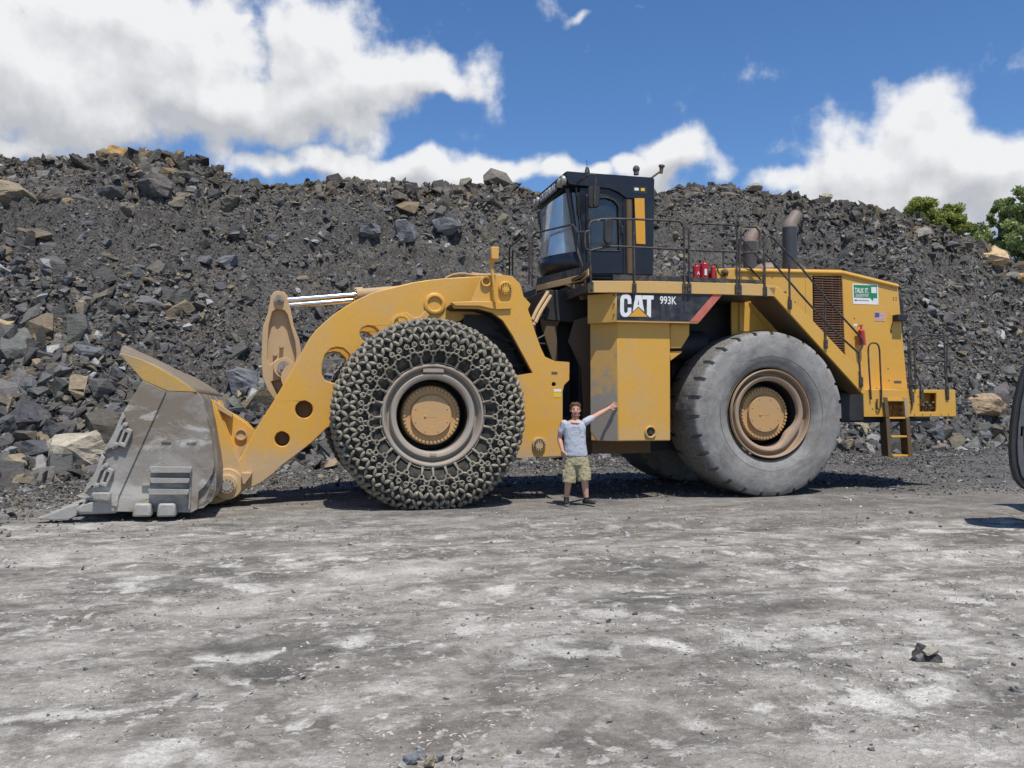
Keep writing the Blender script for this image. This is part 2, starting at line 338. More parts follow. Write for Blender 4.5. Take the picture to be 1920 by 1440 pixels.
def ground_mat():
    m, t, p = newmat('quarry_floor')
    geo = N(t, 'ShaderNodeNewGeometry').outputs['Position']
    mp = N(t, 'ShaderNodeMapping'); mp.inputs['Rotation'].default_value = (0, 0, R(-13)); L(t, geo, mp.inputs['Vector'])
    st = scaled(t, mp.outputs[0], (.55, 1.0, 1))
    big = noise(t, st, .95, 7, .58, .5)
    med = noise(t, scaled(t, mp.outputs[0], (.75, 1.0, 1)), 3.6, 10, .72, .3)
    w = M_(t, 'ADD', M_(t, 'MULTIPLY', big, .52), M_(t, 'MULTIPLY', med, .52))
    sp = N(t, 'ShaderNodeSeparateXYZ'); L(t, geo, sp.inputs[0])
    far = rng_(t, sp.outputs[1], 7.5, 15, 0, 1)
    wd = M_(t, 'SUBTRACT', w, M_(t, 'MULTIPLY', far, .03))
    dark = mixc(t, rng_(t, noise(t, st, .35, 3, .5), .4, .6), (.200, .186, .162), (.215, .192, .163))
    c = mixc(t, rng_(t, wd, .48, .62), dark, (.43, .402, .355))
    c = mixc(t, rng_(t, wd, .40, .48, .9, 0), c, (.115, .109, .099))
    # white dusty blotches pressed in by tyres
    v1 = N(t, 'ShaderNodeTexVoronoi', feature='SMOOTH_F1'); v1.inputs['Scale'].default_value = 2.1
    wp = N(t, 'ShaderNodeVectorMath', operation='ADD')
    nn = N(t, 'ShaderNodeTexNoise'); nn.inputs['Scale'].default_value = 7; nn.inputs['Detail'].default_value = 4; L(t, geo, nn.inputs['Vector'])
    ns = N(t, 'ShaderNodeVectorMath', operation='SCALE'); L(t, nn.outputs['Color'], ns.inputs[0]); ns.inputs['Scale'].default_value = .30
    L(t, scaled(t, mp.outputs[0], (.62, 1, 1)), wp.inputs[0]); L(t, ns.outputs[0], wp.inputs[1]); L(t, wp.outputs[0], v1.inputs['Vector'])
    v2 = N(t, 'ShaderNodeTexVoronoi', feature='SMOOTH_F1'); v2.inputs['Scale'].default_value = 7.0; L(t, wp.outputs[0], v2.inputs['Vector'])
    pat = rng_(t, noise(t, st, 1.1, 4, .55, .3), .42, .56)
    b1 = M_(t, 'MULTIPLY', rng_(t, v1.outputs['Distance'], .30, .14), pat)
    b2 = M_(t, 'MULTIPLY', rng_(t, v2.outputs['Distance'], .25, .12), rng_(t, noise(t, st, 1.7, 4, .55, .3), .43, .56))
    bl = M_(t, 'MAXIMUM', b1, M_(t, 'MULTIPLY', b2, .8))
    bl = M_(t, 'MULTIPLY', bl, rng_(t, noise(t, geo, 22, 4, .6), .30, .60, .35, .85))
    ch1 = M_(t, 'MULTIPLY', rng_(t, noise(t, scaled(t, mp.outputs[0], (.95, 1, 1)), 2.3, 9, .56, .2), .53, .62), rng_(t, noise(t, st, .8, 3, .5), .42, .56))
    ch2 = M_(t, 'MULTIPLY', rng_(t, noise(t, scaled(t, mp.outputs[0], (1.0, 1, 1)), 7.0, 8, .56, .2), .55, .63), rng_(t, noise(t, st, 1.4, 3, .5), .42, .56))
    nearw = rng_(t, sp.outputs[1], 16, 9, .35, 1)
    bl = M_(t, 'MAXIMUM', M_(t, 'MULTIPLY', bl, .6), M_(t, 'MULTIPLY', M_(t, 'MULTIPLY', M_(t, 'MAXIMUM', M_(t, 'MULTIPLY', ch1, .85), M_(t, 'MULTIPLY', ch2, .75)), nearw), rng_(t, noise(t, geo, 30, 4, .6), .3, .55, .55, 1)))
    v3 = N(t, 'ShaderNodeTexVoronoi'); v3.inputs['Scale'].default_value = 26; L(t, wp.outputs[0], v3.inputs['Vector'])
    s3 = N(t, 'ShaderNodeSeparateColor'); L(t, v3.outputs['Color'], s3.inputs[0])
    fl3 = M_(t, 'MULTIPLY', M_(t, 'MULTIPLY', rng_(t, v3.outputs['Distance'], .42, .30), rng_(t, s3.outputs[0], .72, .78)), rng_(t, noise(t, st, 1.9, 4, .6, .3), .44, .56))
    bl = M_(t, 'MAXIMUM', bl, M_(t, 'MULTIPLY', fl3, .8))
    c = mixc(t, bl, c, (.70, .67, .61))
    grit = noise(t, geo, 95, 3, .7)
    g2 = noise(t, geo, 28, 5, .7)
    k = M_(t, 'MULTIPLY', rng_(t, grit, .25, .75, .72, 1.28), rng_(t, g2, .25, .75, .72, 1.28))
    # dark gravel towards the foot of the rubble
    gr = rng_(t, M_(t, 'ADD', sp.outputs[1], M_(t, 'MULTIPLY', noise(t, scaled(t, mp.outputs[0], (.35, 1, 1)), .6, 5, .6), 7)), 17.6, 20.5)
    c = mixc(t, M_(t, 'MULTIPLY', gr, .85), c, (.095, .093, .092))
    g3 = rng_(t, M_(t, 'ADD', sp.outputs[1], M_(t, 'MULTIPLY', noise(t, scaled(t, mp.outputs[0], (.3, 1, 1)), .8, 5, .6), 6)), 13.8, 16.5)
    c = mixc(t, M_(t, 'MULTIPLY', M_(t, 'MULTIPLY', g3, .55), M_(t, 'SUBTRACT', 1.0, M_(t, 'MULTIPLY', gr, .6))), c, (.155, .150, .143))
    v = N(t, 'ShaderNodeVectorMath', operation='SCALE'); L(t, c, v.inputs[0]); L(t, k, v.inputs['Scale'])
    L(t, v.outputs[0], p.inputs['Base Color']); p.inputs['Roughness'].default_value = .95
    p.inputs['Specular IOR Level'].default_value = .2
    h = M_(t, 'ADD', M_(t, 'MULTIPLY', grit, .35), M_(t, 'ADD', M_(t, 'MULTIPLY', g2, .7), M_(t, 'MULTIPLY', bl, .5)))
    bump(t, p, h, .9, .032)
    return m
MAT['ground'] = ground_mat()

def simple(name, c, rough=.8, var=.15, scale=40, bmp=.3, spec=.3, sub=0):
    m, t, p = newmat(name)
    co = N(t, 'ShaderNodeTexCoord').outputs['Object']
    k = rng_(t, noise(t, co, scale, 5, .6), .3, .7, 1 - var, 1 + var)
    v = N(t, 'ShaderNodeVectorMath', operation='SCALE'); v.inputs[0].default_value = c; L(t, k, v.inputs['Scale'])
    L(t, v.outputs[0], p.inputs['Base Color']); p.inputs['Roughness'].default_value = rough
    p.inputs['Specular IOR Level'].default_value = spec
    if bmp: bump(t, p, noise(t, co, scale, 5, .6), bmp, .004)
    if sub: p.inputs['Subsurface Weight'].default_value = sub; p.inputs['Subsurface Scale'].default_value = .01
    return m
MAT['skin'] = simple('skin', (.56, .31, .22), .5, .08, 30, .1, .4)
MAT['shirt'] = simple('heather_shirt', (.42, .45, .52), .9, .12, 60, .3)
MAT['print'] = simple('shirt_print', (.62, .64, .68), .9, .25, 50, .1)
MAT['shorts'] = simple('khaki_cloth', (.36, .32, .20), .9, .15, 25, .4)
MAT['hair'] = simple('brown_hair', (.10, .052, .028), .6, .35, 70, 1.0)
MAT['beard'] = simple('beard', (.33, .17, .11), .7, .3, 80, .8)
MAT['shoe'] = simple('shoe', (.025, .024, .024), .8, .3, 50, .3)
MAT['sole'] = simple('sole', (.35, .33, .30), .8, .2, 50, .2)
MAT['eye'] = simple('eye_dark', (.03, .02, .02), .3, .1, 50, 0)
MAT['lip'] = simple('lip', (.40, .14, .12), .5, .1, 50, 0)
MAT['teeth'] = simple('teeth', (.65, .62, .55), .4, .1, 50, 0)
MAT['bark'] = simple('bark', (.09, .07, .05), .9, .35, 8, .8)
MAT['seat'] = simple('seat_cloth', (.04, .04, .045), .9, .2, 20, .2)
MAT['dashgrey'] = simple('interior_plastic', (.10, .10, .105), .7, .2, 20, .2)

def leaf_mat(name, c):
    m, t, p = newmat(name)
    at = N(t, 'ShaderNodeAttribute', attribute_name='tint')
    v = N(t, 'ShaderNodeVectorMath', operation='MULTIPLY'); L(t, at.outputs['Color'], v.inputs[0]); v.inputs[1].default_value = c
    L(t, v.outputs[0], p.inputs['Base Color']); p.inputs['Roughness'].default_value = .6
    tr = N(t, 'ShaderNodeBsdfTranslucent'); L(t, v.outputs[0], tr.inputs[0])
    mx = N(t, 'ShaderNodeMixShader'); mx.inputs[0].default_value = .35
    o = [n for n in t.nodes if n.type == 'OUTPUT_MATERIAL'][0]
    L(t, p.outputs[0], mx.inputs[1]); L(t, tr.outputs[0], mx.inputs[2]); L(t, mx.outputs[0], o.inputs['Surface'])
    return m
MAT['leaf'] = leaf_mat('leaf_green', (.27, .31, .075))
MAT['leaf2'] = leaf_mat('leaf_pale_green', (.29, .35, .13))

def glass_mat(name, tint, dusty, ior=1.6):
    m, t, p = newmat(name)
    o = [n for n in t.nodes if n.type == 'OUTPUT_MATERIAL'][0]
    tr = N(t, 'ShaderNodeBsdfTransparent'); tr.inputs[0].default_value = (*tint, 1)
    gl = N(t, 'ShaderNodeBsdfGlossy'); gl.inputs['Roughness'].default_value = .12
    fr = N(t, 'ShaderNodeFresnel'); fr.inputs['IOR'].default_value = ior
    mx = N(t, 'ShaderNodeMixShader'); L(t, fr.outputs[0], mx.inputs[0]); L(t, tr.outputs[0], mx.inputs[1]); L(t, gl.outputs[0], mx.inputs[2])
    df = N(t, 'ShaderNodeBsdfDiffuse'); df.inputs[0].default_value = (.42, .44, .43, 1)
    co = N(t, 'ShaderNodeTexCoord').outputs['Object']
    k = rng_(t, noise(t, co, 1.6, 5, .6, .5), .3, .7, dusty * .4, dusty * 1.5)  # weight of the film: dust plus painted pale reflection
    m2 = N(t, 'ShaderNodeMixShader'); L(t, k, m2.inputs[0]); L(t, mx.outputs[0], m2.inputs[1]); L(t, df.outputs[0], m2.inputs[2])
    L(t, m2.outputs[0], o.inputs['Surface'])
    return m
MAT['windscreen'] = glass_mat('dust_reflection_windscreen', (.6, .64, .63), .5, 1.3)  # dust film also stands in for the pale sky reflection
MAT['glass'] = glass_mat('tinted_glass', (.30, .42, .44), .06, 1.85)

# ------------------------------------------------------------------ mesh helpers
class MB:
    def __init__(s): s.v = []; s.f = []
    def add(s, vs, fs):
        o = len(s.v); s.v.extend([tuple(p) for p in vs]); s.f.extend([tuple(i + o for i in f) for f in fs]); return s
    def box(s, x0, x1, y0, y1, z0, z1):
        v = [(x, y, z) for x in (x0, x1) for y in (y0, y1) for z in (z0, z1)]
        return s.add(v, [(0, 1, 3, 2), (4, 6, 7, 5), (0, 4, 5, 1), (2, 3, 7, 6), (0, 2, 6, 4), (1, 5, 7, 3)])
    def obox(s, c, ax, ay, az):
        """box with centre c and half-axis vectors"""
        c, ax, ay, az = Vector(c), Vector(ax), Vector(ay), Vector(az)
        v = [c + i * ax + j * ay + k * az for i in (-1, 1) for j in (-1, 1) for k in (-1, 1)]
        return s.add(v, [(0, 1, 3, 2), (4, 6, 7, 5), (0, 4, 5, 1), (2, 3, 7, 6), (0, 2, 6, 4), (1, 5, 7, 3)])
    def cyl(s, a, b, r0, r1=None, n=16, cap=True):
        a, b = Vector(a), Vector(b); r1 = r0 if r1 is None else r1
        d = (b - a).normalized(); t = Vector((0, 0, 1)) if abs(d.z) < .9 else Vector((1, 0, 0))
        x = d.cross(t).normalized(); y = d.cross(x)
        v = []
        for k in range(n):
            q = 2 * math.pi * k / n; e = x * math.cos(q) + y * math.sin(q)
            v += [a + e * r0, b + e * r1]
        f = [(2 * k, 2 * k + 1, 2 * ((k + 1) % n) + 1, 2 * ((k + 1) % n)) for k in range(n)]
        if cap: f += [tuple(range(0, 2 * n, 2)), tuple(range(2 * n - 1, 0, -2))]
        return s.add(v, f)
    def tube(s, pts, r, n=8, closed=False, radii=None):
        P = [Vector(p) for p in pts]; m = len(P)
        o = len(s.v); prev = None
        for i in range(m):
            if closed: d = (P[(i + 1) % m] - P[i - 1])
            else: d = P[min(i + 1, m - 1)] - P[max(i - 1, 0)]
            d.normalize()
            if prev is None:
                t = Vector((0, 0, 1)) if abs(d.z) < .9 else Vector((1, 0, 0))
                x = d.cross(t).normalized()
            else:
                x = (prev - d * prev.dot(d)).normalized()
            prev = x; y = d.cross(x); rr = radii[i] if radii else r
            for k in range(n):
                q = 2 * math.pi * k / n
                s.v.append(tuple(P[i] + (x * math.cos(q) + y * math.sin(q)) * rr))
        for i in range(m if closed else m - 1):
            j = (i + 1) % m
            for k in range(n):
                k2 = (k + 1) % n
                s.f.append((o + i * n + k, o + i * n + k2, o + j * n + k2, o + j * n + k))
        if not closed:
            s.f.append(tuple(o + k for k in range(n - 1, -1, -1))); s.f.append(tuple(o + (m - 1) * n + k for k in range(n)))
        return s
    def prism(s, poly, w0, w1, holes=()):
        """poly and holes: lists of (u, z); extruded along y from w0 to w1"""
        loops = [list(poly)] + [list(h) for h in holes]
        tri = tessellate_polygon([[Vector((p[0], p[1], 0)) for p in l] for l in loops])
        flat = [p for l in loops for p in l]; n = len(flat); o = len(s.v)
        s.v += [(p[0], w0, p[1]) for p in flat] + [(p[0], w1, p[1]) for p in flat]
        for t in tri: s.f.append((o + t[0], o + t[1], o + t[2])); s.f.append((o + n + t[2], o + n + t[1], o + n + t[0]))
        k = o
        for l in loops:
            m = len(l)
            for i in range(m):
                j = (i + 1) % m
                s.f.append((k + i, k + j, k + n + j, k + n + i))
            k += m
        return s
    def lathe(s, prof, c=(0, 0, 0), n=64, closed=False):
        """prof: list of (r, w) revolved round the y axis through c"""
        o = len(s.v); m = len(prof)
        for i in range(n):
            q = 2 * math.pi * i / n
            for r, w in prof: s.v.append((c[0] + r * math.cos(q), c[1] + w, c[2] + r * math.sin(q)))
        for i in range(n):
            j = (i + 1) % n
            for k in range(m if closed else m - 1):
                k2 = (k + 1) % m
                s.f.append((o + i * m + k, o + i * m + k2, o + j * m + k2, o + j * m + k))
        return s
    def sphere(s, c, r, n=12, m=8, scale=(1, 1, 1), rot=None):
        o = len(s.v); c = Vector(c)
        for j in range(1, m):
            for i in range(n):
                a = 2 * math.pi * i / n; b = math.pi * j / m
                p = Vector((math.cos(a) * math.sin(b) * scale[0], math.sin(a) * math.sin(b) * scale[1], math.cos(b) * scale[2])) * r
                if rot is not None: p = rot @ p
                s.v.append(tuple(c + p))
        t0 = Vector((0, 0, r * scale[2])); t1 = -t0
        if rot is not None: t0 = rot @ t0; t1 = rot @ t1
        s.v.append(tuple(c + t0)); s.v.append(tuple(c + t1)); T = len(s.v) - 2
        for j in range(m - 2):
            for i in range(n):
                i2 = (i + 1) % n
                s.f.append((o + j * n + i, o + (j + 1) * n + i, o + (j + 1) * n + i2, o + j * n + i2))
        for i in range(n):
            i2 = (i + 1) % n
            s.f.append((T, o + i, o + i2)); s.f.append((T + 1, o + (m - 2) * n + i2, o + (m - 2) * n + i))
        return s
    def build(s, name, mat, parent=None, bevel=0, sharp=35, loc=None, smooth=True, seg=2):
        me = bpy.data.meshes.new(name)
        me.from_pydata(s.v, [], s.f)
        bm = bmesh.new(); bm.from_mesh(me); bmesh.ops.recalc_face_normals(bm, faces=bm.faces); bm.to_mesh(me); bm.free()
        if smooth:
            me.polygons.foreach_set('use_smooth', [True] * len(me.polygons)); me.set_sharp_from_angle(angle=R(sharp))
        me.materials.append(MAT[mat] if isinstance(mat, str) else mat)
        o = bpy.data.objects.new(name, me); COL.objects.link(o)
        if parent is not None: o.parent = parent
        if loc is not None: o.location = loc
        if bevel:
            b = o.modifiers.new('bevel', 'BEVEL'); b.width = bevel; b.segments = seg; b.limit_method = 'ANGLE'; b.angle_limit = R(40)
            b.harden_normals = False
        return o
def tag(o, label=None, cat=None, group=None, kind=None):
    if label: o['label'] = label
    if cat: o['category'] = cat
    if group: o['group'] = group
    if kind: o['kind'] = kind
    return o
def empty(name, loc=(0, 0, 0), rz=0.0):
    o = bpy.data.objects.new(name, None); o.empty_display_size = .3; COL.objects.link(o); o.location = loc; o.rotation_euler = (0, 0, rz); return o
def np_mesh(name, verts, tris, mat, tint=None, smooth=False):
    """verts (n,3), faces (m,k) all of the same size, tint (m,3) per face"""
    me = bpy.data.meshes.new(name); k = tris.shape[1]
    me.vertices.add(len(verts)); me.vertices.foreach_set('co', np.ascontiguousarray(verts, dtype=np.float32).ravel())
    me.loops.add(tris.size); me.loops.foreach_set('vertex_index', np.ascontiguousarray(tris, dtype=np.int32).ravel())
    me.polygons.add(len(tris)); me.polygons.foreach_set('loop_start', np.arange(0, tris.size, k, dtype=np.int32))
    me.polygons.foreach_set('use_smooth', np.full(len(tris), smooth))
    me.update(calc_edges=True)
    if tint is not None:
        a = me.attributes.new('tint', 'FLOAT_COLOR', 'FACE')
        c = np.ones((len(tris), 4), dtype=np.float32); c[:, :3] = tint; a.data.foreach_set('color', c.ravel())
    me.materials.append(MAT[mat])
    return me
def link(name, me, parent=None, loc=None):
    o = bpy.data.objects.new(name, me); COL.objects.link(o)
    if parent is not None: o.parent = parent
    if loc is not None: o.location = loc
    return o

def hash2(ix, iy, seed):
    h = (ix.astype(np.int64) * 374761393 + iy.astype(np.int64) * 668265263 + seed * 974711) & 0xFFFFFFFF
    h = ((h ^ (h >> 13)) * 1274126177) & 0xFFFFFFFF
    return ((h ^ (h >> 16)) & 0xFFFF) / 65535.0
def vnoise(x, y, seed=0):
    ix = np.floor(x); iy = np.floor(y); fx = x - ix; fy = y - iy
    fx = fx * fx * (3 - 2 * fx); fy = fy * fy * (3 - 2 * fy)
    a = hash2(ix, iy, seed); b = hash2(ix + 1, iy, seed); c = hash2(ix, iy + 1, seed); d = hash2(ix + 1, iy + 1, seed)
    return (a + (b - a) * fx) * (1 - fy) + (c + (d - c) * fx) * fy
def fbm(x, y, seed=0, octs=5, gain=.5):
    s = 0; a = 1; t = 0
    for k in range(octs):
        s = s + a * (vnoise(x, y, seed + k) - .5); t += a; a *= gain; x = x * 2.03 + 17.3; y = y * 2.03 + 5.1
    return s / t

# ------------------------------------------------------------------ the loader's own coordinates
LX0, LY0 = -157 / F * 13.4, 13.4
def V(px, py, w):
    """photograph pixel -> point (u, w, z) on the loader's vertical plane at lateral distance w"""
    tx, tz = ray(px, py)
    ox = LX0 - UY * w; oy = LY0 + UX * w
    u = (tx * oy - ox) / (UX - tx * UY)
    return (u, w, CAM_H + tz * (oy + UY * u))
def UZ(pts, w):
    r = []
    for p in pts:
        q = V(p[0], p[1], w); r.append((q[0], q[2]))
    return r
def ell(px, py, rx, ry=None, n=20, rot=0):
    ry = rx if ry is None else ry
    return [(px + rx * math.cos(2 * math.pi * k / n) * math.cos(rot) - ry * math.sin(2 * math.pi * k / n) * math.sin(rot),
             py + rx * math.cos(2 * math.pi * k / n) * math.sin(rot) + ry * math.sin(2 * math.pi * k / n) * math.cos(rot)) for k in range(n)]
def W(px, py, Y):
    tx, tz = ray(px, py); return Vector((tx * Y, Y, CAM_H + tz * Y))
def fillet(pts, r, n=5):
    P = [Vector(p) for p in pts]; out = [P[0]]
    for i in range(1, len(P) - 1):
        a, b, c = P[i - 1], P[i], P[i + 1]
        d0 = min(r, (a - b).length * .45); d1 = min(r, (c - b).length * .45)
        p0 = b + (a - b).normalized() * d0; p1 = b + (c - b).normalized() * d1
        for k in range(n + 1):
            t = k / n; out.append(p0 * (1 - t) ** 2 + b * 2 * t * (1 - t) + p1 * t * t)
    out.append(P[-1]); return out

# ------------------------------------------------------------------ ground
def gz(x, y):
    """height of the quarry floor"""
    base = .05 * np.clip((x - .5) / 4.0, 0, 1.4)
    rough = fbm(x * .5, y * .9, 3, 5) * .07 * np.clip((np.hypot(x, y) - 1.5) / 3, .2, 1)
    fine = fbm(x * 3.2, y * 5.0, 9, 5, .6) * .030
    vr = y * math.cos(R(13)) - x * math.sin(R(13)) + fbm(x * .12, y * .12, 15, 2) * 2.2
    for v0, dp in ((5.0, .020), (7.0, .022), (8.1, .014), (10.2, .022), (3.6, .012)): fine = fine - dp * np.exp(-((vr - v0) / .26) ** 2) + dp * .6 * np.exp(-((np.abs(vr - v0) - .48) / .14) ** 2)
    # keep it level under the loader
    u = (x - LX0) * UX + (y - LY0) * UY; w = -(x - LX0) * UY + (y - LY0) * UX
    k = np.clip(1 - np.clip(np.abs(w - 1.8) - 2.2, 0, 1.5) / 1.5, 0, 1) * np.clip(1 - np.clip(np.abs(u - 2) - 7.5, 0, 2) / 2, 0, 1)
    return base + (rough - .004) * (1 - .75 * k) + fine
xs = np.concatenate([-np.geomspace(600, 13, 26), np.linspace(-12.5, 12.5, 520), np.geomspace(13, 600, 26)])
ys = np.concatenate([-np.geomspace(400, 1.5, 20), np.linspace(0, 2, 8), np.linspace(2.1, 22, 420), np.geomspace(22.5, 900, 30)])
GX, GY = np.meshgrid(xs, ys)
GZ = gz(GX, GY)
vv = np.stack([GX.ravel(), GY.ravel(), GZ.ravel()], 1)
nx, ny = len(xs), len(ys)
I = np.arange(nx * ny).reshape(ny, nx)
q = np.stack([I[:-1, :-1].ravel(), I[:-1, 1:].ravel(), I[1:, 1:].ravel(), I[1:, :-1].ravel()], 1)
g = link('ground', np_mesh('ground', vv, q, 'ground', smooth=True)); tag(g, kind='structure')

# ------------------------------------------------------------------ the rubble slope
SKY = [(-700, 330), (-300, 310), (0, 303), (110, 304), (160, 300), (210, 296), (260, 293), (340, 296), (400, 313), (440, 337), (480, 347), (560, 347), (640, 341), (700, 344),
       (760, 353), (830, 355), (870, 350), (940, 350), (1000, 360), (1120, 366), (1230, 366), (1290, 352), (1330, 348), (1400, 352), (1500, 367), (1600, 385), (1680, 400),
       (1740, 422), (1800, 442), (1850, 462), (1880, 482), (1920, 500), (2050, 560), (2300, 640)]
TOE = [(-700, 930), (0, 912), (160, 905), (400, 890), (600, 882), (900, 872), (1000, 866), (1300, 856), (1600, 856), (1700, 854), (1800, 847), (1920, 838), (2300, 825)]
tT = np.array([(p[0] - 960) / F for p in SKY]); eT = np.array([ray(960, p[1])[1] for p in SKY])
tO = np.array([(p[0] - 960) / F for p in TOE]); yO = np.array([-CAM_H / ray(960, p[1])[1] for p in TOE])
SL = .80
def slope_at(t):
    e = np.interp(t, tT, eT); yt = np.interp(t, tO, yO)
    yc = (SL * yt + CAM_H) / (SL - e)
    return yt, yc, CAM_H + e * yc
def hill(x, y):
    t = x / np.maximum(y, 1.0)
    yt, yc, zc = slope_at(t)
    s = (y - yt) / (yc - yt)
    prof = np.where(s < 1, s + .05 * np.sin(np.clip(s, 0, 1) * 2 * math.pi) * -1, 1 - (s - 1) * .25)
    z = zc * prof
    m = np.clip(s * 6, 0, 1) * np.clip((1.02 - s) * 5 + .15, .15, 1)
    z = z + fbm(x * .16, y * .16, 21, 4) * 1.9 * m * np.clip((.95 - s) * 4, 0, 1)
    z = z + fbm(x * .8, y * .55, 31, 4) * 1.05 * np.clip(s * 8, 0, 1) * np.clip((1.1 - s) * 3, .4, 1)
    z = z + fbm(x * 2.6, y * 2.6, 41, 5, .62) * .72 * np.clip(s * 12, .15, 1) + fbm(x * 7.5, y * 7.5, 45, 3, .6) * .22 * np.clip(s * 12, .1, 1)
    # rough lumpy band below the crest
    band = np.exp(-((s - .86) / .13) ** 2)
    z = z + np.abs(fbm(x * 1.3, y * 1.3, 51, 4, .6)) * 1.5 * band
    # ledges and overhang-like steps in the upper part
    mk = np.clip((s - .50) * 6, 0, 1) * np.clip((1.0 - s) * 12, 0, 1) * np.clip((fbm(x * .22, y * .22, 61, 3) + .12) * 5, 0, 1)
    q_ = z * .85 + fbm(x * .5, y * .5, 63, 4) * 1.6; fr = q_ - np.floor(q_)
    z = z + (np.clip((fr - .62) / .30, 0, 1) - fr) * .95 * mk
    return np.where(s < -.02, -.25 + s * 2, z - .12)
nt, ns = 900, 420
tt = np.linspace(-1.05, .95, nt); sv = np.concatenate([np.linspace(-.06, 1.15, ns - 20), np.linspace(1.2, 3.0, 20)])
TT, SS = np.meshgrid(tt, sv)
yt, yc, zc = slope_at(TT)
HY = yt + (yc - yt) * SS; HX = TT * HY
HZ = hill(HX, HY)
vv = np.stack([HX.ravel(), HY.ravel(), HZ.ravel()], 1)
I = np.arange(nt * ns).reshape(ns, nt)
q = np.stack([I[:-1, :-1].ravel(), I[:-1, 1:].ravel(), I[1:, 1:].ravel(), I[1:, :-1].ravel()], 1)
h = link('hill', np_mesh('hill', vv, q, 'slope', smooth=True)); tag(h, kind='structure')

def hit(px, py):
    """where the ray of each pixel first meets the slope (arrays)"""
    px = np.asarray(px, float); py = np.asarray(py, float)
    x = (px - 960) / F; yv = (720 - py) / F; c, s_ = math.cos(PITCH), math.sin(PITCH)
    dy = c - yv * s_; tx = x / dy; tz = (s_ + yv * c) / dy
    Y = np.full(px.shape, 15.0); done = np.zeros(px.shape, bool)
    for k in range(1100):
        z = hill(tx * Y, Y); rz = CAM_H + tz * Y
        done |= (z >= rz)
        Y = np.where(done, Y, Y + .04)
        if done.all(): break
    return tx * Y, Y, np.where(done, hill(tx * Y, Y), np.nan)

# rock prototypes: convex hulls of a few random points, split faces, sharp edges
def hull(npts, seed, flat=.6):
    r = random.Random(seed); bm = bmesh.new()
    for k in range(npts):
        d = Vector((r.gauss(0, 1), r.gauss(0, 1), r.gauss(0, 1))).normalized() * r.uniform(.75, 1)
        d = Vector((max(-.8, min(.8, d.x)), max(-.75, min(.75, d.y)), max(-.7, min(.7, d.z))))
        bm.verts.new((d.x, d.y * .85, d.z * flat))
    res = bmesh.ops.convex_hull(bm, input=bm.verts)
    bmesh.ops.delete(bm, geom=[e for e in res['geom_interior'] if isinstance(e, bmesh.types.BMVert)], context='VERTS')
    bmesh.ops.triangulate(bm, faces=bm.faces); bm.verts.ensure_lookup_table(); bm.verts.index_update()
    v = np.array([p.co[:] for p in bm.verts]); f = np.array([[a.index for a in p.verts] for p in bm.faces]); bm.free()
    return v, f
PROTO = [hull(9 + k % 5, 100 + k, [.38, .5, .62, .8][k % 4]) for k in range(18)]
def rotm(a, b, c):
    ca, sa, cb, sb, cc, sc = np.cos(a), np.sin(a), np.cos(b), np.sin(b), np.cos(c), np.sin(c)
    Rz = np.array([[ca, -sa, 0 * ca], [sa, ca, 0 * ca], [0 * ca, 0 * ca, 1 + 0 * ca]])
    Rx = np.array([[1 + 0 * cb, 0 * cb, 0 * cb], [0 * cb, cb, -sb], [0 * cb, sb, cb]])
    Ry = np.array([[cc, 0 * cc, sc], [0 * cc, 1 + 0 * cc, 0 * cc], [-sc, 0 * cc, cc]])
    return np.einsum('ijn,jkn,kln->nil', Rx, Ry, Rz)
def scatter(P, size, tint, seed, tilt=0.0, jit=.6):
    """one vertex/face array for many rocks at P (n,3)"""
    r = np.random.default_rng(seed); n = len(P); which = r.integers(0, len(PROTO), n)
    V_, F_, T_ = [], [], []; off = 0
    for k in range(len(PROTO)):
        idx = np.nonzero(which == k)[0]
        if not len(idx): continue
        v, f = PROTO[k]; m = len(idx)
        rot = rotm(r.uniform(0, 6.28, m), tilt + r.normal(0, jit, m), r.normal(0, jit, m))
        sc = size[idx][:, None] * np.stack([r.uniform(.8, 1.25, m), r.uniform(.65, 1.1, m), r.uniform(.55, 1.1, m)], 1)
        w = np.einsum('nij,pj->npi', rot, v) if False else np.einsum('nij,npj->npi', rot, v[None] * sc[:, None, :])
        w = w + P[idx][:, None, :]
        V_.append(w.reshape(-1, 3)); F_.append((f[None] + (off + np.arange(m) * len(v))[:, None, None]).reshape(-1, 3))
        T_.append(np.repeat(tint[idx], len(f), 0)); off += m * len(v)
    return np.concatenate(V_), np.concatenate(F_), np.concatenate(T_)
def tints(n, r, tan=.03, pale=.05):
    base = np.clip(r.lognormal(math.log(.088), .38, n), .035, .22)[:, None] * np.array([[1.12, 1.07, 1.0]])
    base = base * (1 + r.normal(0, .03, (n, 3)))
    k = r.random(n); a = k < tan; b = (k > 1 - pale); c = (k >= tan) & (k < tan + .10)
    base[a] = np.array([.27, .215, .14]) * r.uniform(.55, 1.15, (a.sum(), 1)); base[b] = np.array([.32, .32, .31]) * r.uniform(.6, 1.2, (b.sum(), 1))
    base[c] = np.array([.135, .115, .085]) * r.uniform(.7, 1.2, (c.sum(), 1))
    return base
def pix(x, y, z):
    c, s_ = math.cos(PITCH), math.sin(PITCH); zz = z - CAM_H
    d = y * c + zz * s_; v = -y * s_ + zz * c
    return 960 + F * x / d, 720 - F * v / d
FINES = [(700, 470, 130, 70), (560, 440, 70, 60), (235, 470, 130, 38), (840, 520, 120, 60), (470, 640, 38, 90), (1560, 500, 120, 60), (1660, 560, 90, 50),
         (1750, 520, 60, 60), (400, 400, 60, 40), (930, 430, 50, 50), (620, 540, 90, 40), (1500, 440, 70, 30), (90, 430, 120, 22)]
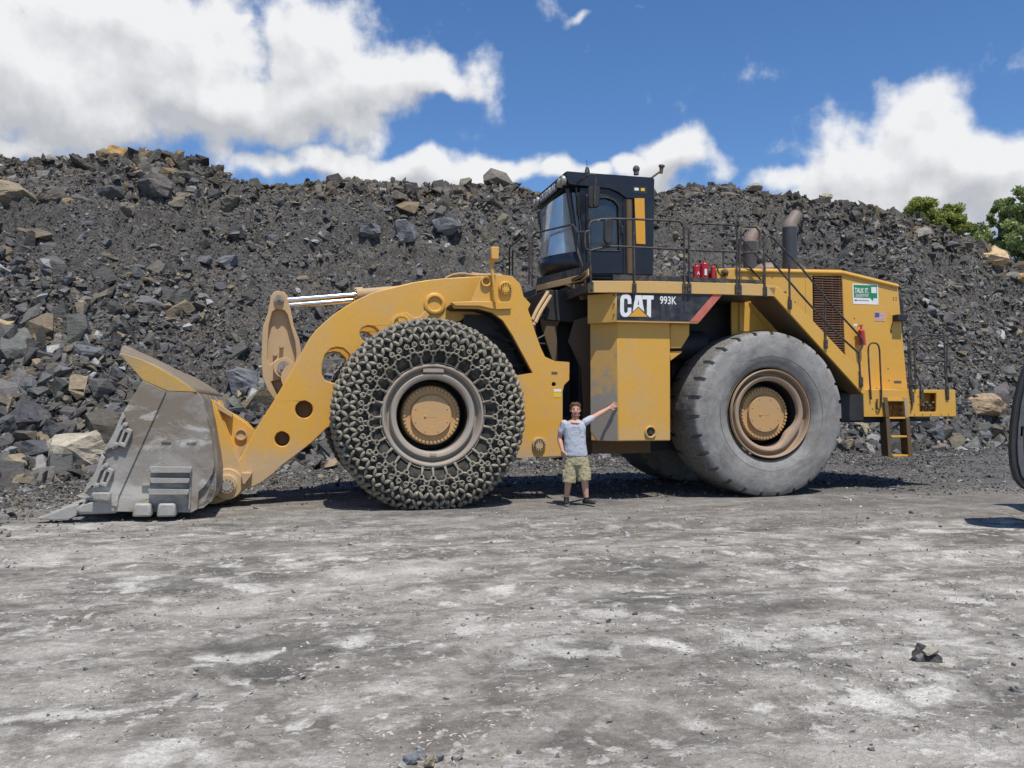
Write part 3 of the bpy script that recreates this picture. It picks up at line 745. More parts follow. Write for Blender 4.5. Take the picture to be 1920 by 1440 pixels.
def fines(px, py):
    m = np.zeros_like(px)
    for (a, b, ra, rb) in FINES: m = np.maximum(m, np.exp(-((px - a) / ra) ** 2 - ((py - b) / rb) ** 2))
    return np.clip(m * .95, 0, .70)
r5 = np.random.default_rng(5)
NR = 230000
t_ = r5.uniform(-.92, .85, NR); s_ = r5.uniform(-.015, 1.10, NR) 
a_, b_, c_ = slope_at(t_)
Yr = a_ + (b_ - a_) * s_; Xr = t_ * Yr; Zr = hill(Xr, Yr)
pxr, pyr = pix(Xr, Yr, Zr)
clump = fbm(Xr * .45, Yr * .45, 77, 4) + .5
top = np.clip((s_ - .80) * 6, 0, 1)
rocky = np.clip((clump - .34) * 5, 0, 1) * (1 - fines(pxr, pyr) * (1 - .5 * top))
low = np.clip((.55 - s_) * 3, 0, 1)
rt = np.clip((pxr - 1600) / 200, 0, 1)
p_keep = np.clip(.20 + .62 * rocky + .45 * low * (1 - fines(pxr, pyr)) + .45 * top + .5 * rt, 0, 1) * np.where(np.abs(t_) < .66, 1, .35) * (Yr / 40)
keep = r5.random(NR) < p_keep
Xr, Yr, Zr, rocky, low, top, pk = [a[keep] for a in (Xr, Yr, Zr, rocky, low, top, pxr)]
n = len(Xr)
size = np.clip(r5.lognormal(math.log(.044), .68, n), .018, .34) * (1 + .55 * rocky + .5 * low * 1.0 + .6 * top) * (.75 + .9 * np.clip(fbm(Xr * .3, Yr * .3, 99, 3) + .4, 0, 1))
Pr = np.stack([Xr, Yr, Zr + size * .12], 1)
tn_ = tints(n, r5); tz_ = (r5.random(n) < .07) & ((top > .2) | (pk < 400)); tn_[tz_] = np.array([.22, .175, .115]) * r5.uniform(.6, 1.2, (int(tz_.sum()), 1)); tn_ = tn_ * (1 - .28 * top[:, None]) * np.where(top[:, None] > .2, np.array([[1.06, 1.0, .9]]), 1.0)
mv, mf, mt = scatter(Pr, size, tn_, 1, tilt=R(38))
print('slope rocks', n, 'faces', len(mf))
# fine chips everywhere, thickest in the chutes
nf = 110000
tf = r5.uniform(-.66, .66, nf); sf = r5.uniform(-.01, 1.0, nf); a_, b_, c_ = slope_at(tf); yf = a_ + (b_ - a_) * sf; xf = tf * yf; zf = hill(xf, yf)
zs = np.clip(r5.lognormal(math.log(.034), .45, nf), .014, .11); fv, ff0, ft = scatter(np.stack([xf, yf, zf + zs * .2], 1), zs, tints(nf, r5, .02, .05) * .92, 7, tilt=R(38))
mf = np.concatenate([mf, ff0 + len(mv)]); mv = np.concatenate([mv, fv]); mt = np.concatenate([mt, ft])
o = link('rubble', np_mesh('rubble', mv, mf, 'rock', mt)); tag(o, 'loose broken slate covering the slope behind the machine', 'rubble', kind='stuff')

# loose stones at the foot of the slope and pebbles on the floor
n = 46000
tq = r5.uniform(-.72, .72, n); yq = np.interp(tq, tO, yO) - np.abs(r5.normal(0, 2.5, n)) + .5
xq = tq * yq; sz = np.clip(r5.lognormal(math.log(.026), .55, n), .010, .15)
n2 = 34000
y2 = 2.4 * np.exp(r5.random(n2) * math.log(19 / 2.4)); t2 = r5.uniform(-.66, .66, n2); x2 = t2 * y2
k2 = r5.random(n2) < np.clip(.30 + 2.4 * fbm(x2 * .5 + 3, y2 * 1.5, 91, 4), .05, 1)
x2, y2 = x2[k2], y2[k2]; s2 = np.clip(r5.lognormal(math.log(.0062), .55, len(x2)), .0025, .035) * (.75 + y2 / 10)
nb = 42000; tb = r5.uniform(-.1, .68, nb); yb = 15 + (np.interp(tb, tO, yO) - 15) * r5.random(nb) ** .75; xb = tb * yb; sb = np.clip(r5.lognormal(math.log(.022), .5, nb), .009, .10)
kb = r5.random(nb) < np.clip(.55 + 2.2 * fbm(xb * .4, yb * .9, 191, 4), .1, 1); xq = np.concatenate([xq, xb[kb]]); yq = np.concatenate([yq, yb[kb]]); sz = np.concatenate([sz, sb[kb]]); n = len(xq)
x3 = np.concatenate([xq, x2]); y3 = np.concatenate([yq, y2]); s3 = np.concatenate([sz, s2])
P3 = np.stack([x3, y3, gz(x3, y3) + s3 * .12], 1)
tn = tints(len(x3), r5, .05, .10); kk = np.arange(len(x3)) >= n
tn[kk] = np.clip(tn[kk] * 1.0 + np.array([.14, .135, .125]) * r5.uniform(.3, 2.4, (kk.sum(), 1)), 0, .6)
mv, mf, mt = scatter(P3, s3, tn, 2)
o = link('gravel', np_mesh('gravel', mv, mf, 'rock', mt)); tag(o, 'small loose stones strewn over the dusty quarry floor', 'gravel', kind='stuff')

# boulders -----------------------------------------------------------------
def rock_mesh(name, seed, size, col, flat=.7, cuts=3, mat='boulder', rough=.05, npts=13):
    """angular boulder: hull, subdivided and roughened along bedding; size = (x, y, z) half extents"""
    v, f = hull(npts, seed, 1.0)
    bm = bmesh.new(); vs = [bm.verts.new(p) for p in v]
    for t in f: bm.faces.new([vs[i] for i in t])
    bmesh.ops.dissolve_limit(bm, angle_limit=R(14), verts=bm.verts, edges=bm.edges)
    bmesh.ops.triangulate(bm, faces=bm.faces)
    bmesh.ops.subdivide_edges(bm, edges=bm.edges, cuts=cuts, use_grid_fill=True)
    bm.normal_update()
    r = random.Random(seed)
    ph = r.uniform(0, 50)
    from mathutils import noise as mn
    for p in bm.verts:
        c = p.co; k = mn.noise(Vector((c.x * 2.1 + ph, c.y * 2.1, c.z * 2.1))) * 1.6 + mn.noise(Vector((c.x * 1.5, c.y * 1.5 + ph, c.z * 9))) * 1.1 + mn.noise(Vector((c.x * 7, c.y * 7 + ph, c.z * 7))) * .6
        p.co = c + p.normal * k * rough
    bmesh.ops.triangulate(bm, faces=bm.faces); bm.verts.index_update()
    va = np.array([p.co[:] for p in bm.verts]) * np.array(size)[None]; fa = np.array([[a.index for a in q_.verts] for q_ in bm.faces]); bm.free()
    tn = np.tile(np.array(col), (len(fa), 1))
    return np_mesh(name, va, fa, mat, tn)
G_, DG_, T_, PT = (.115, .118, .125), (.06, .06, .065), (.30, .225, .125), (.42, .36, .26)
def D(c, k): return tuple(a * k for a in c)
BOULD = [  # px, py, width px, height px, colour, tilt, label
    (162, 663, 68, 44, D(G_, 1.1), .1, 'smooth grey boulder above and left of the bucket guard'),
    (452, 716, 72, 60, D(G_, 1.35), .5, 'flat pale grey slab lying between bucket and tilt lever'),
    (128, 874, 128, 92, (.42, .375, .29), -.2, 'cream and grey boulder at the foot of the slope left of the bucket'),
    (178, 815, 115, 92, (.10, .088, .07), .1, 'layered dark brown boulder just above the cream boulder'),
    (45, 778, 70, 56, D(DG_, 1.2), .35, 'black boulder with a white streaked top at the left edge'),
    (100, 800, 50, 64, D(G_, .8), 0, 'upright dark grey block between black and layered boulders'),
    (62, 842, 120, 52, D(G_, .85), -.25, 'long smooth grey slab below the upright grey block'),
    (10, 796, 40, 42, D(G_, .9), 0, 'rounded grey block cut by the left picture edge'),
    (75, 880, 85, 44, D(DG_, 1.1), 0, 'black layered block left of the cream boulder'),
    (25, 885, 48, 32, (.30, .25, .17), -.3, 'small tan boulder at the foot of the slope far left'),
    (98, 598, 40, 20, T_, 0, 'flat tan stone high above the bucket'),
    (108, 628, 34, 26, (.17, .15, .10), .4, 'olive brown stone under the flat tan stone'),
    (12, 612, 34, 26, (.40, .31, .17), .4, 'tan stone at the left edge level with the flat tan stone'),
    (30, 650, 32, 30, (.30, .26, .17), .4, 'tan topped stone with dark base near the left edge'),
    (40, 612, 44, 24, D(G_, 1.1), .3, 'grey wedge stone beside the left edge tan stone'),
    (62, 868, 30, 18, T_, .3, 'little orange stone resting on the grey slab'),
    (16, 368, 86, 58, (.27, .22, .15), .45, 'big tan boulder high on the slope at the left edge'),
    (90, 365, 62, 42, (.13, .115, .095), -.2, 'dark brown boulder next to the big tan boulder'),
    (212, 285, 56, 34, (.40, .24, .09), .05, 'orange brown boulder standing on the crest against the sky'),
    (270, 287, 24, 14, (.25, .22, .18), 0, 'small pale stone on the crest beside the orange boulder'),
    (290, 345, 88, 58, (.12, .112, .10), .5, 'long jutting slab of dark rock below the crest'),
    (326, 375, 62, 42, (.17, .145, .11), -.15, 'brown overhanging boulder below the jutting slab'),
    (236, 396, 42, 34, (.20, .175, .14), .2, 'pale cracked boulder left of the brown overhanging one'),
    (432, 380, 42, 46, (.16, .14, .11), .7, 'tilted brown block on the shoulder of the slope'),
    (205, 360, 52, 34, D(G_, .85), -.3, 'grey slab leaning up towards the jutting slab'),
    (422, 494, 50, 34, D(G_, 1.25), -.3, 'large grey slab in the middle of the left slope'),
    (378, 488, 36, 26, D(G_, 1.0), -.6, 'tilted grey slab beside the large grey slab'),
    (287, 500, 40, 28, (.12, .11, .095), -.1, 'grey brown block left of the two grey slabs'),
    (124, 525, 34, 20, D(G_, .9), 0, 'lone grey stone on the smooth left slope'),
    (55, 440, 70, 24, (.16, .13, .09), 0, 'brown ledge stone under the big tan boulder'),
    (128, 376, 28, 14, T_, .1, 'tan chip stone right of the dark brown boulder'),
    (755, 436, 52, 52, D(G_, 1.5), .1, 'pale grey peaked boulder with dark hollow over the lift arm'),
    (692, 430, 46, 32, D(G_, 1.15), .1, 'squarish grey boulder left of the peaked boulder'),
    (838, 424, 58, 36, D(G_, 1.2), .1, 'wide grey boulder right of the peaked boulder'),
    (506, 452, 30, 24, D(G_, 1.0), 0, 'grey block above the tilt lever'),
    (872, 336, 28, 20, (.22, .20, .15), 0, 'round pale boulder on the crest left of the cab'),
    (950, 350, 54, 34, D(DG_, 1.0), .2, 'black blocky boulder on the crest left of the cab'),
    (1862, 484, 62, 52, (.55, .40, .22), .1, 'big pale orange boulder near the trees'),
    (1840, 755, 92, 58, (.36, .26, .16), .15, 'large tan and brown boulder behind the rear bumper'),
    (1842, 815, 40, 26, D(G_, 1.4), -.2, 'grey stone under the large tan boulder'),
    (1865, 838, 34, 20, D(G_, 1.5), .1, 'pale grey stone at the foot of the right slope'),
    (1912, 524, 34, 20, (.48, .30, .14), .2, 'orange stone cut by the right picture edge'),
    (1620, 806, 60, 28, (.40, .34, .20), .1, 'cream stone seen under the rear frame beside the tyre'),
    (1752, 590, 50, 22, D(G_, 1.3), .1, 'flat grey slab right of the hood flag'),
    (1547, 398, 26, 18, (.36, .32, .22), .2, 'cream stone on the crest behind the tall exhaust'),
    (1724, 432, 30, 16, (.34, .27, .17), .3, 'tan stone below the crest under the tree'),
    (1792, 540, 44, 20, (.17, .16, .12), .2, 'olive flat stone below the pale orange boulder'),
    (1760, 812, 66, 34, D(G_, .95), .1, 'dark flat rock right of the boarding ladder'),
    (1415, 395, 30, 22, (.30, .27, .21), .1, 'pale stone on the crest above the exhaust pipes'),
    (60, 725, 50, 40, D(G_, .95), .4, 'tilted grey block above the black boulder'),
    (218, 700, 40, 44, D(G_, .75), .5, 'dark grey block tucked behind the bucket guard tip'),
    (205, 770, 50, 40, D(G_, .85), .3, 'dark grey block behind the front edge of the bucket'),
]
bp = hit([b[0] for b in BOULD], [min(b[1] + b[3] * .30, 878) for b in BOULD])
ridx = 0
def put_rock(name, me, x, y, z, rz, rx, label, cat, group=None):
    o = link(name, me, loc=(x, y, z)); o.rotation_euler = (rx, 0, rz); tag(o, label, cat, group); return o
for i, b in enumerate(BOULD):
    x, y, z = float(bp[0][i]), float(bp[1][i]), float(bp[2][i])
    if z != z or ('crest' in b[6] and 'below' not in b[6]):
        t_0 = ray(b[0], b[1])[0]; yy_ = np.linspace(float(slope_at(np.array(t_0))[1]) - 4, float(slope_at(np.array(t_0))[1]) + 4, 60); zz_ = hill(t_0 * yy_, yy_); k_ = int(np.argmax((zz_ - CAM_H) / yy_)); y = float(yy_[k_]); x = t_0 * y; z = float(zz_[k_]) + .1; y -= .15
    z = max(z, 0.0)
    w = b[2] / F * y * .5 * 1.22; hh = b[3] / F * y * .5 * 1.3
    me = rock_mesh('boulder', 300 + i, (w, (w + hh) * .55, hh), b[4], npts=14 + i % 5)
    o = put_rock('boulder', me, x, y + w * .2, z + hh * .35, 0, R(12), b[6], 'boulder', 'large boulders lying on the rubble slope')
    o.rotation_euler = (R(10), b[5] * .8, random.uniform(-.3, .3))

# the next largest rocks, each an object of its own (shared meshes)
def zone_mask(px, py):
    """inside the outline of the loader in the picture"""
    m = (px > 600) & (px < 1000) & (py > 520)
    m |= (px > 990) & (px < 1640) & (py > 520) | (px > 1000) & (px < 1230) & (py > 320) | (px > 225) & (px < 600) & (py > 745)
    m |= (px > 1590) & (px < 1705) & (py > 520) & (py < 790)
    return m
cx_ = r5.uniform(0, 1920, 4000); cy_ = r5.uniform(335, 870, 4000)
sky_y = np.interp(cx_, [p[0] for p in SKY], [p[1] for p in SKY])
okp = (cy_ > sky_y + 4) & ~zone_mask(cx_, cy_)
wgt = np.where((cx_ < 330) & (cy_ > 560), 1.0, .22) + np.where((cx_ < 480) & (cy_ < 470), .35, 0) + np.where((cx_ > 1230) & (cy_ - sky_y < 70), .5, 0) + np.where((cx_ > 1700), .45, 0)
wgt *= 1 - fines(cx_, cy_)
okp &= r5.random(4000) < wgt
for b in BOULD: okp &= ~((abs(cx_ - b[0]) < b[2] * .62 + 12) & (abs(cy_ - b[1]) < b[3] * .65 + 14))
cx_, cy_ = cx_[okp][:246], cy_[okp][:246]
hx, hy, hz = hit(cx_, cy_)
shared = {}
KI = [('grey', D(G_, 1.0)), ('dark', D(DG_, 1.3)), ('tan', (.23, .185, .125)), ('pale', (.27, .27, .265))]
LAB = {'grey': 'angular mid grey rock half sunk in the rubble of the slope', 'dark': 'angular near black rock half sunk in the rubble of the slope',
       'tan': 'angular tan rock half sunk in the rubble of the slope', 'pale': 'angular pale grey rock half sunk in the rubble of the slope'}
for i in range(len(cx_)):
    if hz[i] != hz[i]: continue
    kn = r5.choice(4, p=[.55, .25, .12, .08]); vn = int(r5.integers(0, 6)); key = (kn, vn)
    if key not in shared: shared[key] = rock_mesh('rock', 900 + kn * 10 + vn, (1, .8, .55 + .06 * vn), KI[kn][1], cuts=1, rough=.05, npts=11 + vn)
    s = float(np.clip(r5.lognormal(math.log(11), .35), 7, 24)) * (1.35 if cy_[i] > 600 and cx_[i] < 330 else 1.0) / F * hy[i] * .75
    o = link('rock', shared[key], loc=(hx[i], hy[i], hz[i] + s * .15)); o.scale = (s, s, s)
    o.rotation_euler = (R(25) + r5.normal(0, .3), r5.normal(0, .45), r5.uniform(0, 6.28))
    tag(o, LAB[KI[kn][0]], 'rock', {'grey': 'mid grey rocks in the slope', 'dark': 'near black rocks in the slope', 'tan': 'tan rocks in the slope', 'pale': 'pale grey rocks in the slope'}[KI[kn][0]])

# rocks lying on the floor in front
def ground_at(px, py):
    tx, tz = ray(px, py); y = -CAM_H / tz; return tx * y, y
FR = [(1742, 1252, 32, 24, (.055, .05, .047), 'black angular rock lying on the right foreground'),
      (1748, 1236, 19, 11, (.40, .36, .29), 'pale flat stone resting on top of the black angular rock'),
      (1724, 1252, 13, 12, (.20, .19, .18), 'small grey shard leaning against the split rock'),
      (770, 1428, 18, 20, (.20, .21, .23), 'dark blue grey shard left in the cluster at the bottom edge'),
      (790, 1418, 20, 26, (.33, .33, .33), 'pale grey shard standing at the back of the bottom cluster'),
      (806, 1436, 16, 20, (.34, .28, .18), 'ochre faced shard in front of the bottom cluster'),
      (756, 1436, 12, 10, (.36, .35, .32), 'small pale chip at the left of the bottom cluster'),
      (824, 1426, 14, 14, (.24, .25, .27), 'blue grey chip at the right of the bottom cluster'),
      (856, 1422, 23, 26, (.42, .38, .33), 'rounded cream and grey stone right of the bottom cluster'),
      (1633, 1415, 9, 6, (.16, .15, .14), 'small dark stone near the bottom right'),
      (1905, 1300, 16, 5, (.22, .22, .23), 'thin grey splinter at the right edge of the floor'),
      (322, 1262, 9, 6, (.42, .40, .37), 'white pebble on the dusty floor at lower left'),
      (1176, 1008, 7, 7, (.45, .44, .42), 'white stone on the floor below the tyre gap'),
      (1530, 1075, 9, 5, (.33, .32, .30), 'flat pale stone on the floor right of the rear tyre'),
      (803, 1291, 8, 6, (.42, .40, .37), 'white pebble right of centre on the near floor')]
for i, (px, py, rx_, rz_, c, lab) in enumerate(FR):
    x, y = ground_at(px, py if 'on top' not in lab else 1252); s = 1 / F * y
    me = rock_mesh('stone', 702 + i * 3, (rx_ * s * 1.2, rx_ * s * .95, rz_ * s * 1.05), c, cuts=3, rough=.06, npts=12)
    o = put_rock('stone', me, x, y, float(gz(np.array(x), np.array(y))) + rz_ * s * (.45 if 'on top' not in lab else 1.75), random.uniform(0, 6), 0, lab, 'stone', 'loose stones on the near floor')
    o.rotation_euler = (random.uniform(-.3, .3), random.uniform(-.4, .4), random.uniform(0, 6))

# ------------------------------------------------------------------ trees behind the crest
def tree(px, py_top, py_base, Y, wpx, label, mat, seed, leaves=9000, lsz=.10, airy=0.0):
    r = np.random.default_rng(seed); rr = random.Random(seed)
    x = ray(px, 400)[0] * Y; zt = CAM_H + ray(px, py_top)[1] * Y; zb = CAM_H + ray(px, py_base)[1] * Y
    hgt = zt - zb; root = empty('tree', (x, Y, zb)); tag(root, label, 'tree', 'trees behind the rubble slope')
    wr = wpx / F * Y * .5
    tips = []; m = MB()
    m.tube(fillet([(0, 0, -.3), (.1, 0, hgt * .3), (-.1, .1, hgt * .6), (.05, 0, hgt * .85)], .5), .2, 7, radii=None)
    for k in range(16):
        a = rr.uniform(0, 6.28); z0 = hgt * rr.uniform(.15, .7); z1 = z0 + hgt * rr.uniform(.1, .3); d = wr * rr.uniform(.35, .85) * (1 - .5 * (z1 / hgt) ** 2)
        p = (math.cos(a) * d, math.sin(a) * d, min(z1, hgt * .92)); m.tube([(0, 0, z0), (p[0] * .5, p[1] * .5, (z0 + p[2]) / 2 + .15), p], .05, 5, radii=[.08, .05, .02]); tips.append(p)
    m.build('trunk', 'bark', root)
    for k in range(60):
        a = rr.uniform(0, 6.28); zf = rr.uniform(.12, .97); d = wr * math.sqrt(max(0, 1 - ((zf - .42) / .60) ** 2)) * rr.uniform(.3, 1.0)
        tips.append((math.cos(a) * d, math.sin(a) * d, hgt * zf))
    tips = np.array(tips); n_ = leaves; w = r.integers(0, len(tips), n_)
    rad = wr * r.uniform(.22, .38, len(tips))[w] * (1 - airy * .3)
    d = r.normal(0, 1, (n_, 3)); d /= np.linalg.norm(d, axis=1)[:, None]
    c = tips[w] + d * (rad * r.random(n_) ** .45)[:, None] * np.array([1, 1, .72])
    a = r.normal(0, 1, (n_, 3)); a /= np.linalg.norm(a, axis=1)[:, None]; b = np.cross(a, r.normal(0, 1, (n_, 3))); b /= np.linalg.norm(b, axis=1)[:, None]
    s = (lsz * r.uniform(.6, 1.3, n_))[:, None]
    vv = np.stack([c - a * s, c + b * s * .55, c + a * s, c - b * s * .55], 1).reshape(-1, 3)
    tn = np.repeat((r.uniform(.7, 1.35, len(tips))[w] * r.uniform(.8, 1.2, n_))[:, None], 3, 1) * np.array([1, 1, 1])
    link('crown', np_mesh('crown', vv, np.arange(n_ * 4).reshape(-1, 4), mat, tn), root)
    return root
tree(1728, 374, 470, 60, 78, 'bushy dark green tree showing just above the crest on the right', 'leaf', 3, 20000)
tree(1780, 384, 500, 60, 72, 'round dark green tree dropping behind the crest right of the bushy one', 'leaf', 4, 20000)
tree(1838, 420, 540, 62, 60, 'low green bush in the dip between the larger trees', 'leaf2', 5, 9000)
tree(1880, 372, 540, 58, 62, 'light airy tree with thin foliage left of the tall one', 'leaf2', 6, 7000, .10, .5)
tree(1925, 345, 560, 56, 100, 'tall dense green tree at the right picture edge', 'leaf2', 7, 22000)

# ------------------------------------------------------------------ the wheel loader (own coordinates: u rearward, w away from the viewer, z up)
root = empty('wheel_loader', (LX0, LY0, 0), YAW)
tag(root, 'huge yellow wheel loader with bucket on the ground and chained front tyres', 'wheel loader')
CW = 2.2                                            # centre plane
def mir(w): return 2 * CW - w

# ---- wheels
WB = 6.06; RF = 1.44; RR = 1.445; ZF = 1.485; ZR = 1.50
def wheel(uc, zc, chained):
    rim = MB()
    if chained:
        prof = [(.80, .085), (.80, .045), (.785, .03), (.765, .03), (.745, .06), (.72, .13), (.70, .17), (.675, .17), (.665, .10), (.66, .075), (.645, .06), (.60, .065), (.575, .085), (.565, .12), (.56, .17)]
    else:
        prof = [(.765, .10), (.765, .055), (.755, .04), (.742, .045), (.73, .08), (.725, .16), (.70, .19), (.675, .19), (.665, .13), (.655, .10), (.635, .09), (.60, .10), (.578, .12), (.572, .17), (.571, .19)]
    rim.lathe(prof, n=72)
    if not chained:      # the inner lip is bent in at the lower right
        for i_, (x_, y_, z_) in enumerate(rim.v):
            rr_ = math.hypot(x_, z_); aa = math.atan2(z_, x_); g_ = math.exp(-((aa + .72) / .40) ** 2) * (1 if rr_ < .70 else 0) * (.70 - rr_) / .13
            if g_ > .02: k_ = 1 - .17 * g_; rim.v[i_] = (x_ * k_, y_ + .03 * g_, z_ * k_)
    rim.lathe([(.80, .085), (.79, .6), (.79, 1.1), (.8, 1.18)], n=48)
    if chained:
        rim.obox((0, .062, .70), (.16, 0, 0), (0, .018, 0), (0, 0, .03)); rim.obox((0, .062, -.61), (.05, 0, 0), (0, .02, 0), (0, 0, .018))
    wr = rim.build('wheel', 'rim_worn' if chained else 'rim', root, loc=(uc, 0, zc), bevel=0)
    well = MB(); well.lathe([(.562, .172), (.558, .48), (.54, .60), (.30, .64), (0.001, .64)] if chained else [(.568, .192), (.566, .50), (.54, .62), (.30, .64), (0.001, .64)], n=48); well.build('wheel_well', 'black', wr)  # cavity lining, its deep shade put into the black colour
    hub = MB()
    hub.lathe([(.47, .62), (.47, .32), (.455, .295), (.325, .295), (.315, .30), (.31, .33), (0.001, .33)], n=64)
    for k in range(44):
        a = 2 * math.pi * k / 44; p = (math.cos(a) * .425, 0, math.sin(a) * .425)
        hub.cyl((p[0], .30, p[2]), (p[0], .262, p[2]), .025, .023, 8)
    hub.build('hub', 'hub', wr)
    cap = MB(); cap.cyl((0, .32, 0), (0, .235, 0), .322, .318, 40)
    for k in range(8):
        a = 2 * math.pi * (k + .5) / 8; cap.cyl((math.cos(a) * .27, .24, math.sin(a) * .27), (math.cos(a) * .27, .226, math.sin(a) * .27), .012, .012, 6)
    for k in range(5): cap.cyl((-.06 + .03 * k, .238, -.02 + .0 * k), (-.06 + .03 * k, .228, -.02), .008, .008, 6)
    cap.cyl((-.10, .238, -.015), (-.10, .22, -.015), .02, .018, 8)
    cap.build('hub_cap', 'hub', wr, bevel=.006)
    # tyre: grid over angle and profile; the shoulders carry narrow cut grooves
    pf = [(.80, .12), (.86, .06), (.93, .025), (.98, .012), (.985, .022), (.992, .010), (1.08, 0.0), (1.18, .004), (1.27, .014), (1.345, .034), (1.392, .056), (1.408, .072), (1.422, .10), (1.431, .15), (1.438, .24), (1.443, .345), (1.445, .375), (1.45, .52), (1.45, .635)]
    pf = pf + [(r, 1.27 - w) for r, w in pf[-2::-1]]
    NL = 27; ang = []
    for k in range(NL):
        a0 = 2 * math.pi * k / NL; gw = .050
        ang += [(a0, 0), (a0 + .0001 + .005, 1), (a0 + gw - .005, 1), (a0 + gw, 0)]
        rest = 2 * math.pi / NL - gw
        ang += [(a0 + gw + rest * j / 4, 0) for j in (1, 2, 3)]
    v = []; m = len(pf)
    rr = random.Random(5)
    for a, gflag in ang:
        for j, (r, w) in enumerate(pf):
            wn = min(w, 1.27 - w)
            dr = 0
            if not chained and gflag and r > 1.37 and wn < .36: dr = .062 if r > 1.40 else .03
            dr += rr.uniform(-.004, .004) * (1 if (r > 1.3 and not chained) else 0)
            R_ = r - dr
            v.append((math.sin(a) * R_, w, math.cos(a) * R_))
    f = []
    for i in range(len(ang)):
        i2 = (i + 1) % len(ang)
        for j in range(m - 1): f.append((i * m + j, i * m + j + 1, i2 * m + j + 1, i2 * m + j))
    t = MB().add(v, f).build('tyre', 'rubber_dark' if chained else 'tyre', wr, sharp=28)
    if chained:
        # net of worn oval links over tread and shoulders, rings and bars on the sidewall
        P = [(.80, .07), (.86, .03), (.93, .0), (1.00, -.03), (1.10, -.04), (1.19, -.035), (1.285, -.012), (1.365, .03), (1.425, .085), (1.465, .16), (1.482, .26), (1.488, .38), (1.49, .50), (1.49, .635)]
        P = P + [(r, 1.27 - w) for r, w in P[-2::-1]]
        S = [0]
        for a, b in zip(P, P[1:]): S.append(S[-1] + math.hypot(a[0] - b[0], a[1] - b[1]))
        S = np.array(S); PR = np.array([p[0] for p in P]); PW = np.array([p[1] for p in P])
        def at(s, th):
            r = float(np.interp(s, S, PR)); w = float(np.interp(s, S, PW))
            return Vector((math.sin(th) * r, w, math.cos(th) * r))
        def nrm_(s, th):
            r0, r1 = np.interp(s - .02, S, PR), np.interp(s + .02, S, PR); w0, w1 = np.interp(s - .02, S, PW), np.interp(s + .02, S, PW)
            dr, dw = r1 - r0, w1 - w0; l = math.hypot(dr, dw) + 1e-9
            nr, nw = dw / l, -dr / l
            return Vector((math.sin(th) * nr, nw, math.cos(th) * nr))
        c = MB(); rj = random.Random(3)
        def leaf(a, b, nn, wd=.031, ht=.030):
            d = (b - a); le = d.length; d.normalize(); sd = d.cross(nn).normalized(); n3 = sd.cross(d)
            mid = (a + b) / 2; prof = [(-.50, .14), (-.37, .66), (-.12, 1.0), (.14, 1.0), (.38, .64), (.50, .14)]
            o = len(c.v); n_ = 7
            for (tq_, k) in prof:
                for q_ in range(n_):
                    an = 2 * math.pi * q_ / n_
                    c.v.append(tuple(mid + d * (le * tq_ * .92) + (sd * math.cos(an) * wd + n3 * math.sin(an) * ht) * k))
            for i in range(len(prof) - 1):
                for q_ in range(n_):
                    q2 = (q_ + 1) % n_; c.f.append((o + i * n_ + q_, o + i * n_ + q2, o + (i + 1) * n_ + q2, o + (i + 1) * n_ + q_))
            c.f.append(tuple(o + k for k in range(n_))); c.f.append(tuple(o + (len(prof) - 1) * n_ + k for k in range(n_ - 1, -1, -1)))
        def ring(p, nn, rad, wr_, n1=9, n2=5):
            x = nn.cross(Vector((.3, .5, .8))).normalized(); y = nn.cross(x)
            c.tube([p + (x * math.cos(2 * math.pi * k / n1) + y * math.sin(2 * math.pi * k / n1)) * rad for k in range(n1)], wr_, n2, closed=True)
        def s_of(r): return float(np.interp(r, PR[:9], S[:9]))
        n28 = 28; da = 2 * math.pi / n28
        sA, sB, sC = s_of(.97), s_of(1.055), s_of(1.135)
        side0 = len(c.v)
        for k in range(n28):
            th = k * da + rj.uniform(-.03, .03); thb = (k + .5) * da
            a = at(sA, th); nA = nrm_(sA, th)
            ring(a + nA * .015, nA, .037, .013)
            c.cyl(at(s_of(.815), th) + nA * .01, at(s_of(.94), th) + nA * .015, .025, .015, 6)      # end bar to the wire
            for sg in (-1, 1):
                b = at(sB, th + sg * da * .5); c.cyl(a.lerp(b, .22) + nA * .008, a.lerp(b, .78) + nA * .016, .018, .018, 5)
                c2 = at(sC, thb + sg * da * .25); bb = at(sB, thb); c.cyl(bb.lerp(c2, .28) + nA * .008, bb.lerp(c2, .76) + nA * .016, .018, .018, 5)
                ring(c2 + nA * .015, nrm_(sC, thb), .034, .013)
                # short link up to the leaf net
                e = at(sC + .055, thb + sg * da * .25); c.cyl(c2 + nA * .01, e + nA * .015, .016, .016, 5)
            bb = at(sB, thb); ring(bb + nA * .015, nrm_(sB, thb), .038, .013)
        # thin chain round the rim
        for k in range(110):
            th = 2 * math.pi * k / 110; p = at(s_of(.815) + .012 * math.sin(th * 6), th); q_ = at(s_of(.815) + .012 * math.sin(th * 6), th + .062)
            if k % 2: c.cyl(p, q_, .011, .011, 5)
            else: c.obox((p + q_) / 2, (q_ - p) * .62, (p - q_).cross(Vector((0, 1, 0))).normalized() * .006, Vector((0, .016, 0)))
        sideE = len(c.v)
        # mirrored copy of the side net on the inner face
        vs = [(x, 1.27 - y, z) for x, y, z in c.v[:sideE]]; c.add(vs, [tuple(reversed(f_)) for f_ in c.f])
        N2 = 48; dn = 2 * math.pi / N2; s0 = sC + .045; s1 = S[-1] - s0; rows = 14; ds = (s1 - s0) / rows
        def node(k, i):
            th = (i + .25 * 2 * (k % 2)) * dn + dn * .5
            return th
